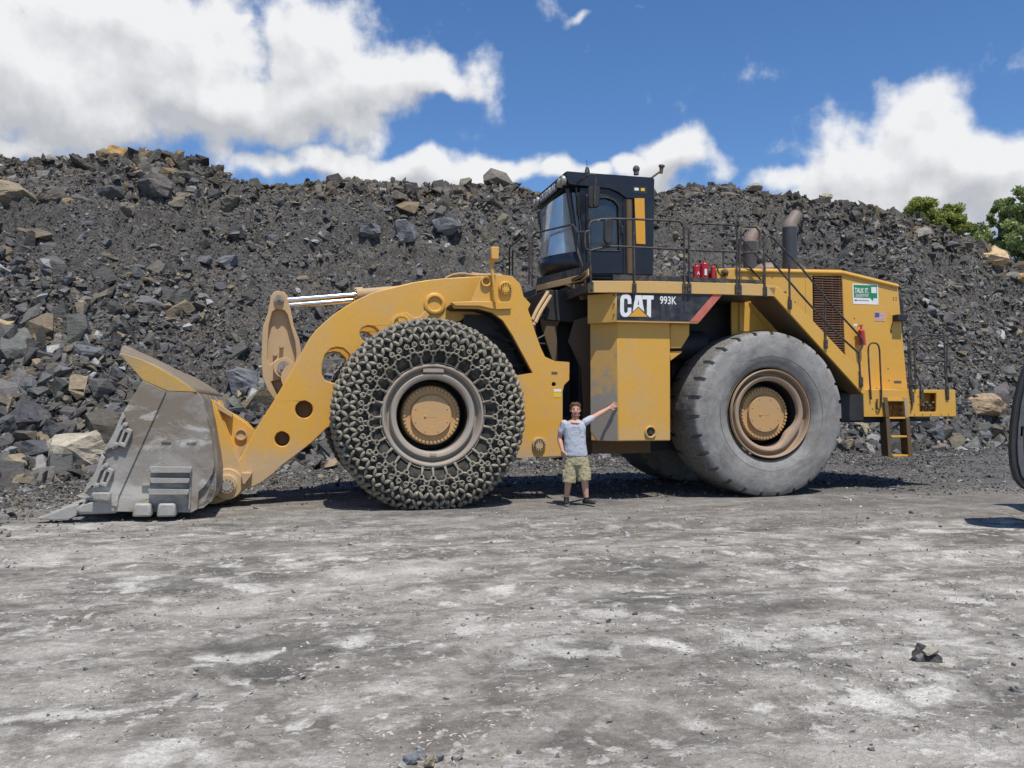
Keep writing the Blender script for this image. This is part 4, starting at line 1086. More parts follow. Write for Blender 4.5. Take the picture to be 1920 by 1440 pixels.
        for k in range(rows):
            for i in range(N2):
                tha = node(k, i); sa = s0 + k * ds
                for sg in (-1, 1):
                    thb = tha + sg * dn * .5
                    na = nrm_(sa + ds / 2, (tha + thb) / 2)
                    j = Vector((rj.uniform(-1, 1), rj.uniform(-1, 1), rj.uniform(-1, 1))) * .011
                    leaf(at(sa, tha) + na * .022 + j, at(sa + ds, thb) + na * .022 + j, na, rj.uniform(.027, .033), rj.uniform(.030, .040))
        c.build('tyre_chain', 'chain', wr, sharp=50)
    return wr
wf = wheel(.09, ZF, True)
wb = wheel(WB, ZR, False)
wf.scale = (1.018, 1, 1.018); wb.scale = (1.018, 1, 1.018)
def far_copy(src):
    c = src.copy(); COL.objects.link(c); c.parent = root
    c.location = (src.location.x, 2 * CW, src.location.z); c.rotation_euler = (0, 0, math.pi)
    for ch in list(src.children):
        k = ch.copy(); COL.objects.link(k); k.parent = c
    return c
far_copy(wf); far_copy(wb)

# ---- axles
ax = MB(); ax.cyl((0, .55, ZF), (0, mir(.55), ZF), .30, n=24); ax.cyl((0, 1.6, ZF - .05), (0, 2.8, ZF - .05), .45, n=24); ax.build('axle', 'dusty_dark', root)
ax = MB(); ax.cyl((WB, .55, ZR), (WB, mir(.55), ZR), .30, n=24); ax.cyl((WB, 1.6, ZR), (WB, 2.8, ZR), .48, n=24); ax.build('axle', 'dusty_dark', root)

def bolted_disc(px, py, w, rpx, depth, name, parent, mat='arm_yellow', n=12, matb='black'):
    u, _, z = V(px, py, w); r = rpx / F * (LY0 + UY * u + w)
    d = MB(); d.cyl((u, w + .01, z), (u, w - depth, z), r, r * .96, 32)
    o = d.build(name, mat, parent, bevel=.01)
    b = MB()
    for k in range(n):
        a = 2 * math.pi * k / n; p = (u + math.cos(a) * r * .68, z + math.sin(a) * r * .68)
        b.cyl((p[0], w - depth + .01, p[1]), (p[0], w - depth - .022, p[1]), r * .095, n=6)
    b.build('bolt_ring', matb, o)
    return o

# ---- front frame with its fender
frame_px = [(903, 518), (923, 516), (940, 515), (961, 518), (975, 532), (982, 556), (995, 570), (990, 580), (996, 597), (1004, 624), (1014, 652), (1022, 669), (1040, 677), (1068, 679),
            (1068, 712), (1058, 722), (1055, 734), (1055, 783), (1052, 855), (980, 859), (968, 859), (968, 704), (999, 699), (989, 681), (976, 657), (961, 629), (943, 601), (923, 586), (898, 579), (853, 578), (845, 567), (883, 566)]
FW = .90
ff = MB(); ff.prism(UZ(frame_px, FW), FW, FW + .09, [UZ(ell(1038.5, 720.5, 4.2, n=12), FW)])
front = ff.build('front_frame', 'arm_yellow', root, bevel=.012)
ff = MB(); ff.prism([(u, z) for u, z in UZ(frame_px, FW)], mir(FW + .09), mir(FW)); ff.build('side_plate', 'arm_yellow', front, bevel=.012)
# raised lip over the wheel, and the deep rubber-lined underside
lip = [(845, 567), (883, 565.5), (955, 566), (958, 580), (925, 581), (898, 574.5), (853, 574)]
m = MB(); m.prism(UZ(lip, FW), FW - .05, FW - .003); m.build('fender_lip', 'arm_yellow', front, bevel=.01)
arc = [(846, 572), (853, 577.5), (898, 578.5), (923, 585.5), (943, 600.5), (961, 628.5), (976, 656.5), (989, 680.5), (999, 698.5)]
A = UZ(arc, FW); m = MB()
outer = A + [(u + .04, z + .05) for u, z in reversed(A)]
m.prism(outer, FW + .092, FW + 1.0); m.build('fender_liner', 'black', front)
m = MB(); m.prism(UZ([(872, 590), (930, 592), (970, 600), (1000, 700), (1000, 760), (900, 760), (850, 650)], 1.40), 1.37, 1.405); m.build('shade_backing', 'black', front)  # added black sheet standing in for the shade under the fender
# inner body of the front frame
m = MB()
zt = V(945, 600, 1.7)[2]
m.prism([(.55, .75), (1.75, .70), (1.75, 1.9), (1.35, 2.2), (1.1, 3.2), (.7, 3.55), (.35, 3.3), (.1, 2.4), (-.5, 2.0), (-.6, 1.2)], 1.75, mir(1.75)); m.build('frame_core', 'dusty_dark', front, bevel=.02)
m = MB(); pl = [(1008, 578), (1050, 576), (1050, 603), (1044, 613), (1046, 678), (1036, 678), (1018, 622)]
m.prism(UZ(pl, 1.55), 1.55, 1.62); m.build('tower_plate', 'dusty_dark', front, bevel=.01)
bolted_disc(947, 541, FW, 13, .06, 'pin_cover', front, 'arm_yellow')
bolted_disc(1010, 833, FW, 13.5, .05, 'pin_cover', front, 'dusty')
u, _, z = V(910.7, 528, FW); m = MB(); m.lathe([(.001, 0), (.055, 0), (.06, -.02), (.062, -.05), (.085, -.055), (.092, -.045), (.095, .01)], (u, FW, z), 28); m.build('lifting_eye', 'arm_yellow', front)
# work light on its post
lw = FW - .10
m = MB(); m.tube([V(929.5, 567, lw), V(922, 500, lw), V(920, 487, lw)], .028, 8); wl = m.build('work_light_post', 'arm_yellow', front)
a = V(919, 464, lw); b = V(933, 488, lw)
m = MB(); m.box(a[0], b[0], lw - .1, lw + .22, b[2], a[2]); o = m.build('lamp_housing', 'arm_yellow', wl, bevel=.012)
m = MB(); m.box(a[0] - .006, a[0] - .002, lw - .075, lw + .195, b[2] + .03, a[2] - .03); m.build('lens', 'lamp', o)
# decals
def decal(px0, py0, px1, py1, w, mat, parent, name='decal'):
    a, b = V(px0, py0, w), V(px1, py1, w); m = MB(); m.box(a[0], b[0], w - .004, w - .0005, b[2], a[2]); return m.build(name, mat, parent, smooth=False)
decal(1038, 729.5, 1052, 734.5, FW, 'white', front, 'warning_decal'); decal(1038, 736, 1052, 745, FW, 'sign_yellow', front, 'warning_decal')
decal(1034, 697, 1045, 702, FW, 'dusty_dark', front, 'name_plate')
m = MB()
for (p, q_) in (((998, 600), (1013, 570)), ((1004, 605), (1018, 577)), ((1000, 610), (1010, 590))):
    m.tube(fillet([V(p[0], p[1], 1.0), V((p[0] + q_[0]) / 2 - 1, (p[1] + q_[1]) / 2, 1.05), V(q_[0], q_[1], 1.15), V(q_[0] + 14, q_[1] - 22, 1.4)], .2), .033, 8)
m.build('hose', 'dusty', front)
m = MB(); rj = random.Random(8)
for k in range(12):
    z0 = 1.3 + .16 * k; m.tube(fillet([(1.25, 1.3 + .1 * (k % 3), z0), (1.7, 1.12 + .06 * (k % 2), z0 + rj.uniform(-.3, .1)), (2.3, 1.3, z0 + rj.uniform(-.2, .2))], .3), .024, 6)
for k in range(4): m.cyl((1.8, 1.15, 1.35 + .42 * k), (1.8, 1.5, 1.35 + .42 * k), .05, n=10)
m.build('hydraulic_hose', 'black', front)

# ---- lift arms
arm_px = [(475, 813), (491, 786), (513, 752), (540, 706), (558, 674), (579, 636), (592, 619), (607, 605), (626, 589), (648, 574), (671, 561), (697, 549), (742, 537), (770, 530), (801, 525), (830, 522), (857, 520), (923, 516.5),
          (955, 521), (972, 545), (966, 574), (930, 588), (880, 594), (840, 612), (790, 652), (740, 700), (690, 752), (650, 780), (613, 803), (585, 830), (558, 851), (530, 872), (512, 889), (495, 902), (478, 911), (461, 917), (446, 930), (428, 934), (411, 925), (403, 908), (408, 886), (425, 872), (448, 862)]
AW = 1.42; AT = .34
hole_big = [(632, 651), (645, 653), (655, 662), (659, 676), (655, 694), (648, 710), (640, 718), (624, 718), (608, 712), (603, 700), (604, 684), (610, 664), (620, 654)]
def make_arm(w, t, side):
    hs = [UZ(hole_big, AW), UZ(ell(693, 626, 18.5, 16), AW), UZ(ell(570, 767.5, 16.5), AW), UZ(ell(529, 823, 14), AW)]
    m = MB(); m.prism(UZ(arm_px, AW), w, w + t, hs)
    arm = m.build('lift_arm', 'arm_yellow', root, bevel=.014)
    # closed box behind the two lower holes
    for (px, py, r) in ((570, 767.5, 18), (529, 823, 15)):
        m = MB(); m.prism(UZ(ell(px, py, r), AW), w + t * .55, w + t * .6); m.build('inner_web', 'dusty_dark', arm)
    s = -1 if side == 0 else 1; wf_ = w if side == 0 else w + t
    def bossed(px, py, r, prof, mat='arm_yellow', nm='boss'):
        u, _, z = V(px, py, AW); k = 1 / F * (LY0 + UY * u + AW)
        mm = MB(); mm.lathe([(max(rr_ * k, .001), s * d) for rr_, d in prof], (u, wf_, z), 36); return mm.build(nm, mat, arm)
    bossed(815, 570, 20, [(21, -.01), (20.5, .03), (18, .045), (14.5, .045), (12.5, .02), (12, -.004), (.1, -.004)], nm='boss')
    bossed(752, 608, 20, [(20, -.01), (19.5, .025), (17, .03), (14, .03), (12.5, .002), (.1, .002)], nm='boss')
    bossed(427, 906, 26, [(29, -.08), (29, .16), (27, .20), (20, .20), (17, .215), (16.5, .25), (.1, .255)], nm='pin_boss')
    u, _, z = V(427, 908, AW); k = 1 / F * (LY0 + UY * u + AW); b = MB()
    for j in range(12):
        a = 2 * math.pi * j / 12; b.cyl((u + math.cos(a) * 12 * k, wf_ + s * .245, z + math.sin(a) * 12 * k), (u + math.cos(a) * 12 * k, wf_ + s * .275, z + math.sin(a) * 12 * k), 1.6 * k, n=6)
    b.cyl((u, wf_ + s * .245, z), (u, wf_ + s * .268, z), 9 * k, n=20)
    b.build('bolt_ring', 'bucket_light', arm)
    # web joining the two bosses
    m = MB(); m.prism(UZ([(744, 590), (762, 586), (776, 596), (788, 594), (797, 582), (806, 590), (790, 607), (770, 612), (748, 612)], AW), wf_ + (s * .022 if s < 0 else 0), wf_ + (0 if s < 0 else s * .022)); m.build('weld_pad', 'arm_yellow', arm, bevel=.008)
    if side == 0:   # grease guard wedge by the bucket pin
        m = MB(); m.prism(UZ([(454, 884), (473, 884), (473, 888), (460, 905), (456, 905)], AW), AW - .30, AW - .001); m.build('pin_guard', 'dusty', arm, bevel=.01)
    return arm
make_arm(AW, AT, 0); make_arm(mir(AW) - AT, AT, 1)
a = V(545, 718, AW); m = MB(); m.cyl((a[0] + .1, AW + AT - .01, a[2] + .1), (a[0] + .1, mir(AW) - AT + .01, a[2] + .1), .26, n=32); m.build('torque_tube', 'dusty', root)
# lift cylinder beside the frame
m = MB(); m.cyl((.95, 1.85, 1.35), (-.9, 1.85, 1.95), .13, n=16); m.build('lift_cylinder', 'dusty_dark', root)

# ---- tilt lever (two flanges and a recessed web)
lev = [(506, 566), (508, 554), (514, 547), (523, 545), (532, 547), (539, 554), (541, 566), (545, 580), (551, 612), (561, 636), (566, 664), (563, 700), (548, 735), (530, 765), (513, 748), (501, 730), (492, 706), (490, 674), (491, 640), (493, 612), (502, 586)]
inn = [(511, 584), (518, 579), (532, 581), (539, 590), (546, 616), (553, 640), (556, 664), (552, 690), (536, 672), (520, 672), (506, 684), (500, 672), (502, 640), (504, 610)]
inn2 = [(508, 716), (520, 712), (538, 712), (532, 735), (520, 742)]
LW = 1.95
m = MB(); m.prism(UZ(lev, LW), LW, LW + .12, [UZ(inn, LW), UZ(inn2, LW)]); m.prism(UZ(lev, LW), LW + .122, LW + .38); m.prism(UZ(lev, LW), LW + .382, LW + .50, [UZ(inn, LW), UZ(inn2, LW)])
lever = m.build('tilt_lever', 'dusty', root, bevel=.012)
for (px, py, r, d, mt) in ((523, 562, 9.5, .05, 'bucket'), (533, 690, 20, .10, 'dusty')):
    u, _, z = V(px, py, LW); k = 1 / F * (LY0 + UY * u + LW)
    mm = MB(); mm.cyl((u, LW + .02, z), (u, LW - d, z), r * k, r * k * .97, 32); pin = mm.build('pin', mt, lever, bevel=.008)
    mm = MB(); mm.cyl((u, LW - d, z), (u, LW - d - .02, z), r * k * .62, n=28); mm.obox((u, LW - d - .03, z), (r * k * .35, 0, r * k * .05), (0, .012, 0), (0, 0, r * k * .12)); mm.obox((u, LW - d - .03, z), (r * k * .05, 0, 0), (0, .012, 0), (0, 0, r * k * .4)); mm.build('pin_retainer', 'bucket', pin)
mm = MB()
for (px, py) in ((528, 649), (516, 664), (505, 698)):
    u, _, z = V(px, py, LW + .1); mm.cyl((u, LW + .12, z), (u, LW + .02, z), .035, n=12)
mm.build('stop_block', 'dusty', lever)
for w in (LW + .10, LW + .92):
    a = V(527, 562.5, LW); b = V(676, 551, LW); c_ = V(700, 549, LW); e = V(905, 533, LW)
    m = MB()
    a = (a[0], w, a[2]); b = (b[0], w, b[2]); c_ = (c_[0], w, c_[2]); e = (e[0], w, e[2])
    m.cyl(b, e, .105, n=24); bb = Vector(b); dd = (Vector(e) - bb).normalized(); m.cyl(bb - dd * .06, bb + dd * .05, .135, n=24)
    for k in range(12):
        q_ = 2 * math.pi * k / 12; x = Vector((0, 1, 0)); y = dd.cross(x); p = bb + (x * math.cos(q_) + y * math.sin(q_)) * .115
        m.cyl(p - dd * .095, p - dd * .05, .018, n=6)
    cyl_ = m.build('tilt_cylinder', 'dusty', root)
    m = MB(); m.cyl(a, b, .052, n=20); m.build('rod', 'steel', cyl_)
m = MB(); m.tube(fillet([V(835, 521, 1.7), V(850, 514, 1.7), V(868, 512, 1.7), V(890, 516, 1.7), V(925, 515, 1.7)], .1), .018, 6); m.tube([V(885, 513, 1.75), V(900, 515, 1.75), V(940, 515.5, 1.75)], .025, 6); m.build('pipe', 'dusty', root)

# ---- bucket
BW = -.2; BE = mir(BW)
side = [(268, 714), (312, 733), (345, 735), (372, 736), (380, 747), (385, 770), (390, 794), (396, 822), (401, 850), (402, 872), (399, 888), (390, 903), (382, 914), (373, 922), (370, 955), (359, 961), (220, 959.5), (190, 950), (160, 925), (179, 894), (196, 850), (214, 815), (232, 772)]
prof = UZ([(150, 936), (220, 950), (300, 956), (358, 957), (380, 953), (396, 940), (404, 920), (404, 890), (399, 850), (389, 797), (380, 750), (371, 737)], BW)
inn_ = [(u - .07, z + .05) if i < 4 else (u - .09, z + .02) for i, (u, z) in enumerate(prof)]
m = MB(); m.prism(prof + inn_[::-1], BW + .062, BE - .062)
bucket = m.build('bucket', 'bucket', root, bevel=.008)
for (w0, w1) in ((BW, BW + .06), (BE - .06, BE)):
    m = MB(); m.prism(UZ(side, BW), w0, w1); sp_ = m.build('side_plate', 'bucket', bucket, bevel=.008)
    pb = [(268, 714), (312, 733), (371, 737)] + [(380, 750), (389, 797), (399, 850), (404, 890), (404, 920), (396, 940), (380, 953), (358, 957), (300, 956), (220, 950), (170, 930), (214, 830)]
    m = MB(); m.prism(UZ(pb, BW), *((w1 + .002, w1 + .05) if w0 < 1 else (w0 - .05, w0 - .002))); m.build('shell_end', 'bucket', sp_)
    fr = [(268, 714), (312, 733), (223, 931), (221, 950), (192, 943), (160, 925), (179, 894), (196, 850), (214, 815), (232, 772)]
    m = MB(); s0 = (w0 - .028, w0 - .002) if w0 < 1 else (w1 + .002, w1 + .028)
    m.prism(UZ(fr, BW), *s0); m.build('cheek_plate', 'bucket', sp_, bevel=.008)
ws = BW - .03
def bk(poly, depth, name, mat, w=None, bev=.012, holes=()):
    w = BW if w is None else w
    mm = MB(); mm.prism(UZ(poly, BW), w - depth, w - .001, [UZ(h_, BW) for h_ in holes]); return mm.build(name, mat, bucket, bevel=bev)
for (x0, y0, x1, y1) in ((283, 874, 361, 885), (283, 894.5, 357, 904), (280, 915, 356, 925.5)):
    bk([(x0, y0), (x1, y0 + 1), (x1, y1), (x0 + 1, y1)], .15, 'wear_bar', 'bucket_light')
bk([(356, 874), (361, 874), (358, 955), (352, 955)], .05, 'wear_strip', 'bucket')
bk([(266, 907), (284, 906), (284, 910), (267, 911)], .05, 'wear_strip', 'bucket')
for x0 in (252, 297):
    bk([(x0 + 3, 942), (x0 + 34, 942), (x0 + 36, 966), (x0 - 1, 967)], .17, 'heel_shroud', 'bucket_light', bev=.03)
bk([(175, 922), (210, 922), (211, 938), (177, 934)], .12, 'corner_shroud', 'bucket_light', bev=.025, w=ws)
for j in range(6): bk([(181 + j * 5, 923), (182.5 + j * 5, 923), (182.5 + j * 5, 936), (181 + j * 5, 936)], .014, 'rib', 'bucket_light', w=ws - .12, bev=.003)
bk([(303, 826), (320, 826), (321, 829), (303, 829)], .02, 'slot_bar', 'bucket', bev=.002); bk([(350, 827), (368, 827), (368, 830), (350, 830)], .02, 'slot_bar', 'bucket', bev=.002)
# edge shrouds with their slotted lock brackets
bk([(232, 772), (237, 782), (233, 786), (229, 798), (236, 792), (241, 797), (237, 802), (230, 806), (218, 832), (222, 838), (214, 842), (206, 841), (199, 852), (194, 850), (200, 838), (215, 812), (224, 790)], .05, 'edge_shroud', 'bucket_light', w=ws)
bk([(193, 850), (200, 858), (196, 864), (194, 872), (200, 868), (205, 873), (200, 878), (192, 882), (183, 905), (188, 910), (180, 916), (172, 914), (163, 924), (158, 922), (168, 904), (182, 882), (188, 862)], .05, 'edge_shroud', 'bucket_light', w=ws)
def rot_rect(cx, cy, hx, hy, a, n=4):
    ca, sa = math.cos(a), math.sin(a); return [(cx + x * ca - y * sa, cy + x * sa + y * ca) for x, y in ((-hx, -hy), (hx, -hy), (hx, hy), (-hx, hy))]
for (cx, cy) in ((236.5, 820), (202, 894)):
    bk(rot_rect(cx, cy, 8, 18, R(22)), .07, 'lock_bracket', 'bucket_light', w=ws, holes=[rot_rect(cx - .5, cy, 2.6, 10, R(22))])
for (cx, cy) in ((237, 796), (220, 833), (201, 872), (184, 909)):
    u, _, z = V(cx, cy, BW); mm = MB(); mm.cyl((u, ws, z), (u, ws - .085, z), .034, n=16); mm.cyl((u, ws - .085, z), (u, ws - .095, z), .017, n=12); mm.build('lock_pin', 'bucket_light', bucket, bevel=.004)
# spill guard: a curved plate rising to a peak in the middle, closed by a gusset at each end
tipE = V(225, 665, BW); bE = V(371, 735, BW); fE = V(268, 713, BW)
nw = 24; nk = 10; vv_ = []; ff_ = []
for i in range(nw + 1):
    w = BW + (BE - BW) * i / nw; t = 1 - abs(2 * i / nw - 1); rise = .26 * min(1, t * 1.15) ** 1.1; fwd = .30 * min(1, t * 1.3)
    for j in range(nk + 1):
        s = j / nk; u = bE[0] + (tipE[0] - fwd - bE[0]) * s; z = bE[2] + (tipE[2] - bE[2] + rise) * s + .10 * math.sin(math.pi * s) * (1 - .3 * t)
        if j == nk: z += .02; 
        vv_.append((u, w, z))
for i in range(nw):
    for j in range(nk):
        a = i * (nk + 1) + j; ff_.append((a, a + 1, a + nk + 2, a + nk + 1))
m = MB().add(vv_, ff_); o = m.build('spill_guard', 'guard_brown', bucket); so = o.modifiers.new('thick', 'SOLIDIFY'); so.thickness = .05
gus = [(225, 665), (228, 662), (262, 672), (300, 690), (335, 711), (371, 735), (313, 733), (268, 714)]
for (w0, w1) in ((BW - .004, BW + .05), (BE - .05, BE + .004)):
    m = MB(); m.prism(UZ(gus, BW), w0, w1); m.build('guard_gusset', 'guard', bucket, bevel=.01)
# teeth with adapters along the cutting edge
for i in range(8):
    w = BW + .16 + i * (BE - BW - .32) / 7; first = i == 0
    e = UZ([(214, 938), (222, 946), (219, 963), (150, 965), (140, 958), (146, 948), (176, 940)], BW)
    m = MB(); m.prism(e, w - .17, w + .17); ad_ = m.build('tooth_adapter', 'bucket_light', bucket, bevel=.045)
    tb = UZ([(146, 945), (125, 951), (100, 961), (72, 971), (64, 973), (70, 975), (100, 977), (130, 974), (143, 967)], BW)
    m = MB(); n0 = len(tb)
    for sgn, ww in ((-1, .12), (1, .12)):
        for k, (u, z) in enumerate(tb):
            fr_ = min(1, max(0, (u - tb[4][0]) / .55)); m.v.append((u, w + sgn * (.07 + .07 * fr_), z))
    m.f += [tuple(range(n0)), tuple(range(2 * n0 - 1, n0 - 1, -1))] + [(k, (k + 1) % n0, n0 + (k + 1) % n0, n0 + k) for k in range(n0)]
    m.build('tooth', 'bucket_light', ad_, bevel=.02)
    if i < 7:
        w2 = w + (BE - BW - .32) / 14; m = MB(); m.prism(UZ([(214, 945), (219, 961), (160, 962), (150, 955), (165, 948)], BW), w2 - .11, w2 + .11); m.build('edge_segment', 'bucket_light', bucket, bevel=.02)
# hinge brackets behind the shell
ear = [(380, 742), (392, 746), (400, 752), (412, 780), (426, 818), (443, 856), (456, 878), (463, 895), (462, 908), (452, 925), (440, 933), (426, 938), (407, 945), (392, 947), (385, 930), (392, 880)]
for w0 in (1.30, mir(1.30) - .11, AW + AT + .04, mir(AW + AT + .04) - .1):
    m = MB(); m.prism(UZ(ear, 1.22), w0, w0 + .11); m.build('hinge_plate', 'arm_yellow', bucket, bevel=.012)
cen = [(383, 740), (398, 748), (420, 768), (440, 779), (462, 793), (477, 809), (478, 818), (462, 838), (448, 862), (436, 875), (410, 880), (398, 850)]
for w0 in (1.88, mir(1.88) - .1):
    m = MB(); m.prism(UZ(cen, 1.88), w0, w0 + .1); m.build('link_plate', 'arm_yellow', bucket, bevel=.012)
u, _, z = V(452, 815, 1.88); m = MB(); m.lathe([(.10, -.01), (.10, -.045), (.08, -.05), (.07, -.02), (.001, -.02)], (u, 1.88, z), 24); m.build('pin_seat', 'dusty', bucket)
m = MB(); m.prism(UZ([(399, 752), (404, 752), (437, 776), (436, 783), (404, 765)], 1.80), 1.74, 1.86); m.build('stop_bar', 'dusty', bucket, bevel=.008)

# ---- rear frame, tanks and cab floor
rear = MB(); rear.prism(UZ([(1085, 640), (1110, 575), (1385, 575), (1400, 640), (1560, 700), (1660, 740), (1745, 740), (1745, 790), (1573, 792), (1560, 800), (1350, 800), (1300, 845), (1120, 845), (1105, 852), (1085, 830)], 1.45), 1.45, mir(1.45)); rear_f = rear.build('rear_frame', 'black', root, bevel=.02)
m = MB(); m.prism(UZ([(1066, 640), (1078, 600), (1110, 590), (1110, 850), (1092, 852), (1094, 760), (1090, 690)], 1.30), 1.30, 1.36); m.build('hitch_plate', 'dusty_dark', rear_f, bevel=.01)
m = MB(); m.prism(UZ([(1055, 780), (1110, 780), (1110, 852), (1060, 852)], 1.6), 1.6, mir(1.6)); m.build('hitch_block', 'black', rear_f, bevel=.02)
m = MB(); m.prism([(1.3, 1.0), (3.3, 1.0), (3.3, 3.3), (1.3, 3.2)], 1.95, 2.45); m.build('dark_filler', 'black', rear_f, bevel=.05)  # added black block, the joint's dark depth put into its colour
m = MB(); m.box(*[V(1576, 737, .5)[0], V(1619.5, 737, .5)[0]], .5, 1.4, V(1600, 790, .5)[2], V(1600, 736, .5)[2]); m.build('battery_box', 'black', rear_f, bevel=.02)
m = MB(); m.prism(UZ([(1572, 784), (1580, 782), (1660, 782.5), (1742, 781), (1744, 789), (1655, 792), (1578, 792)], .62), .62, 1.45); m.build('skid_beam', 'black', rear_f, bevel=.01)
# dark fender well behind the tyre and machinery behind the tank
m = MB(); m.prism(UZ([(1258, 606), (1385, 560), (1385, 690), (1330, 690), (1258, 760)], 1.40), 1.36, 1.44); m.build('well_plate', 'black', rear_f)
m = MB(); m.cyl((4.1, 1.15, 2.75), (5.3, 1.15, 2.75), .28, n=24); m.tube(fillet([(4.0, .9, 3.0), (4.4, .9, 2.6), (4.5, 1.0, 2.2), (4.3, 1.1, 1.9)], .2), .04, 8); m.tube(fillet([(4.2, 1.0, 3.1), (4.7, .95, 3.0), (5.0, .95, 2.6), (5.2, 1.1, 2.2)], .2), .03, 8); m.build('air_tank', 'black', rear_f)

TW = .28
def tank_at(px, py): return V(px, py, TW)
z_top = tank_at(1200, 601)[2]; z_bot = tank_at(1200, 827)[2]; u1 = tank_at(1158, 700)[0]; u2 = tank_at(1257.5, 820)[0]; cf = .36
m = MB(); pr = [(u1, TW), (u2, TW), (u2, 1.45), (u1 + .12, 1.45), (u1 + .12, TW + cf + .05), (u1 - cf, TW + cf)]
n0 = len(pr)
m.v += [(u, w, z_bot) for u, w in pr] + [(u, w, z_top) for u, w in pr]
m.f += [tuple(range(n0)), tuple(range(2 * n0 - 1, n0 - 1, -1))] + [(k, (k + 1) % n0, n0 + (k + 1) % n0, n0 + k) for k in range(n0)]
tank = m.build('fuel_tank', 'tank_yellow', root, bevel=.018)
# chamfered front plate with its clipped lower corner, worn to bare metal
zc_ = V(1113, 813, .6)[2]
m = MB(); nn_ = Vector((-1, -1, 0)).normalized(); p0 = Vector((u1 - .004, TW + .004, 0)) + nn_ * .006; p1 = Vector((u1 - cf + .004, TW + cf - .004, 0)) + nn_ * .006
q0 = p0.lerp(p1, .0); q1 = p1; q2 = p0.lerp(p1, .75)
pts_ = [(p0, z_bot + .01), (p0, z_top - .01), (p1, z_top - .01), (p1, z_bot + .16), (q2, z_bot + .01)]
m.v += [(p.x, p.y, z) for p, z in pts_] + [(p.x - nn_.x * .02, p.y - nn_.y * .02, z) for p, z in pts_]
m.f += [(0, 1, 2, 3, 4), (9, 8, 7, 6, 5)] + [(k, (k + 1) % 5, 5 + (k + 1) % 5, 5 + k) for k in range(5)]
m.build('front_panel', 'tank_front', tank)
u, _, z = V(1219, 810, TW); m = MB(); m.lathe([(.105, .0), (.105, -.03), (.095, -.04), (.08, -.035), (.075, -.01), (.072, .0)], (u, TW, z), 28); pl_ = m.build('drain_port', 'tank_yellow', tank)
m = MB(); m.cyl((u, TW - .001, z), (u, TW - .006, z), .074, n=24); m.cyl((u, TW - .006, z), (u, TW - .03, z), .035, n=10); m.build('plug', 'black', pl_)
mst = MB(); mst.prism(UZ([(1256, 607), (1293, 607), (1293, 628), (1278, 653), (1256, 653)], .34), .34, 1.3); mst.build('side_box', 'tank_yellow', tank, bevel=.015)
mst = MB(); mst.prism(UZ([(1256, 659), (1279, 658), (1279, 660.5), (1257, 677)], .38), .38, 1.2); mst.build('bracket', 'tank_yellow', tank, bevel=.01)
m = MB(); m.box(u1 - .2, u2 - .05, 1.0, 1.5, z_bot - .25, z_bot - .01); m.build('tank_skid', 'dusty_dark', tank, bevel=.02)

# ---- logo panel
PW = .16
a = V(1156, 548, PW); 
m = MB(); m.prism(UZ([(1155, 549), (1355.5, 552), (1309.5, 606.5), (1155, 603.5)], PW), PW, PW + .10); lp = m.build('side_panel', 'deck_yellow', root, bevel=.01)
m = MB(); m.prism(UZ([(1156.5, 549.5), (1354.5, 552.3), (1311, 603), (1156.5, 600)], PW), PW - .006, PW - .001); m.build('black_band', 'panel_black', lp)
m = MB(); m.prism(UZ([(1337, 552), (1354, 552.3), (1311, 603), (1293, 602.7)], PW), PW - .010, PW - .0065); m.build('red_stripe', 'coral', lp)
# angled front cheek of the panel
p0 = Vector((V(1155, 549, PW)[0] - .006, PW + .004, 0)); z1 = V(1155, 549, PW)[2]; z0 = V(1155, 604, PW)[2]
m = MB(); e0 = p0; e1 = p0 + Vector((-cf, cf, 0)) * 1.03
m.v += [(p.x, p.y, z) for p in (e0, e1) for z in (z0, z1)] + [(p.x + .06, p.y + .06, z) for p in (e0, e1) for z in (z0, z1)]
m.f += [(0, 1, 3, 2), (4, 6, 7, 5), (0, 4, 5, 1), (2, 3, 7, 6), (0, 2, 6, 4), (1, 5, 7, 3)]
m.build('front_cheek', 'tank_front', lp, bevel=.008)
for py in (553, 570, 590): 
    m = MB()
    q_ = Vector((V(1155, py, PW)[0] - .03, PW + .02, V(1155, py, PW)[2])); m.cyl(q_, q_ + Vector((-.012, -.012, 0)), .014, n=6); m.build('bolt', 'dusty_dark', lp)
CW3 = lambda pts: [(880 + x / 4.235, 280 + y / 4.235) for x, y in pts]
def letter(pts, name, mat, d0, d1, holes=()):
    mm = MB(); mm.prism(UZ(CW3(pts), PW), PW - d1, PW - d0, [UZ(CW3(h_), PW) for h_ in holes]); return mm.build(name, mat, lp, smooth=False)
letter([(1285, 1228), (1285, 1192), (1277, 1165), (1262, 1153), (1242, 1150), (1221, 1153), (1205, 1166), (1197, 1192), (1196, 1240), (1196, 1288), (1203, 1315), (1217, 1328), (1238, 1332), (1258, 1328), (1284, 1300), (1285, 1258), (1256, 1258), (1256, 1284), (1250, 1297), (1240, 1300), (1230, 1296), (1226, 1284), (1226, 1200), (1230, 1188), (1240, 1184), (1250, 1188), (1256, 1200), (1256, 1228)], 'letter', 'white', .0066, .0105)
letter([(1296, 1290), (1316, 1158), (1366, 1158), (1386, 1290), (1340, 1248)], 'letter', 'white', .0066, .0105, [[(1335, 1235), (1346, 1235), (1341, 1190)]])
letter([(1372, 1160), (1462, 1162), (1461, 1193), (1441, 1193), (1440, 1333), (1428, 1333), (1408, 1312), (1409, 1192), (1371, 1191)], 'letter', 'white', .0066, .0105)
letter([(1339, 1249), (1424, 1336), (1251, 1334)], 'triangle_edge', 'panel_black', .0107, .012)
letter([(1339, 1257), (1413, 1330), (1262, 1329)], 'triangle', 'orange', .0122, .014)
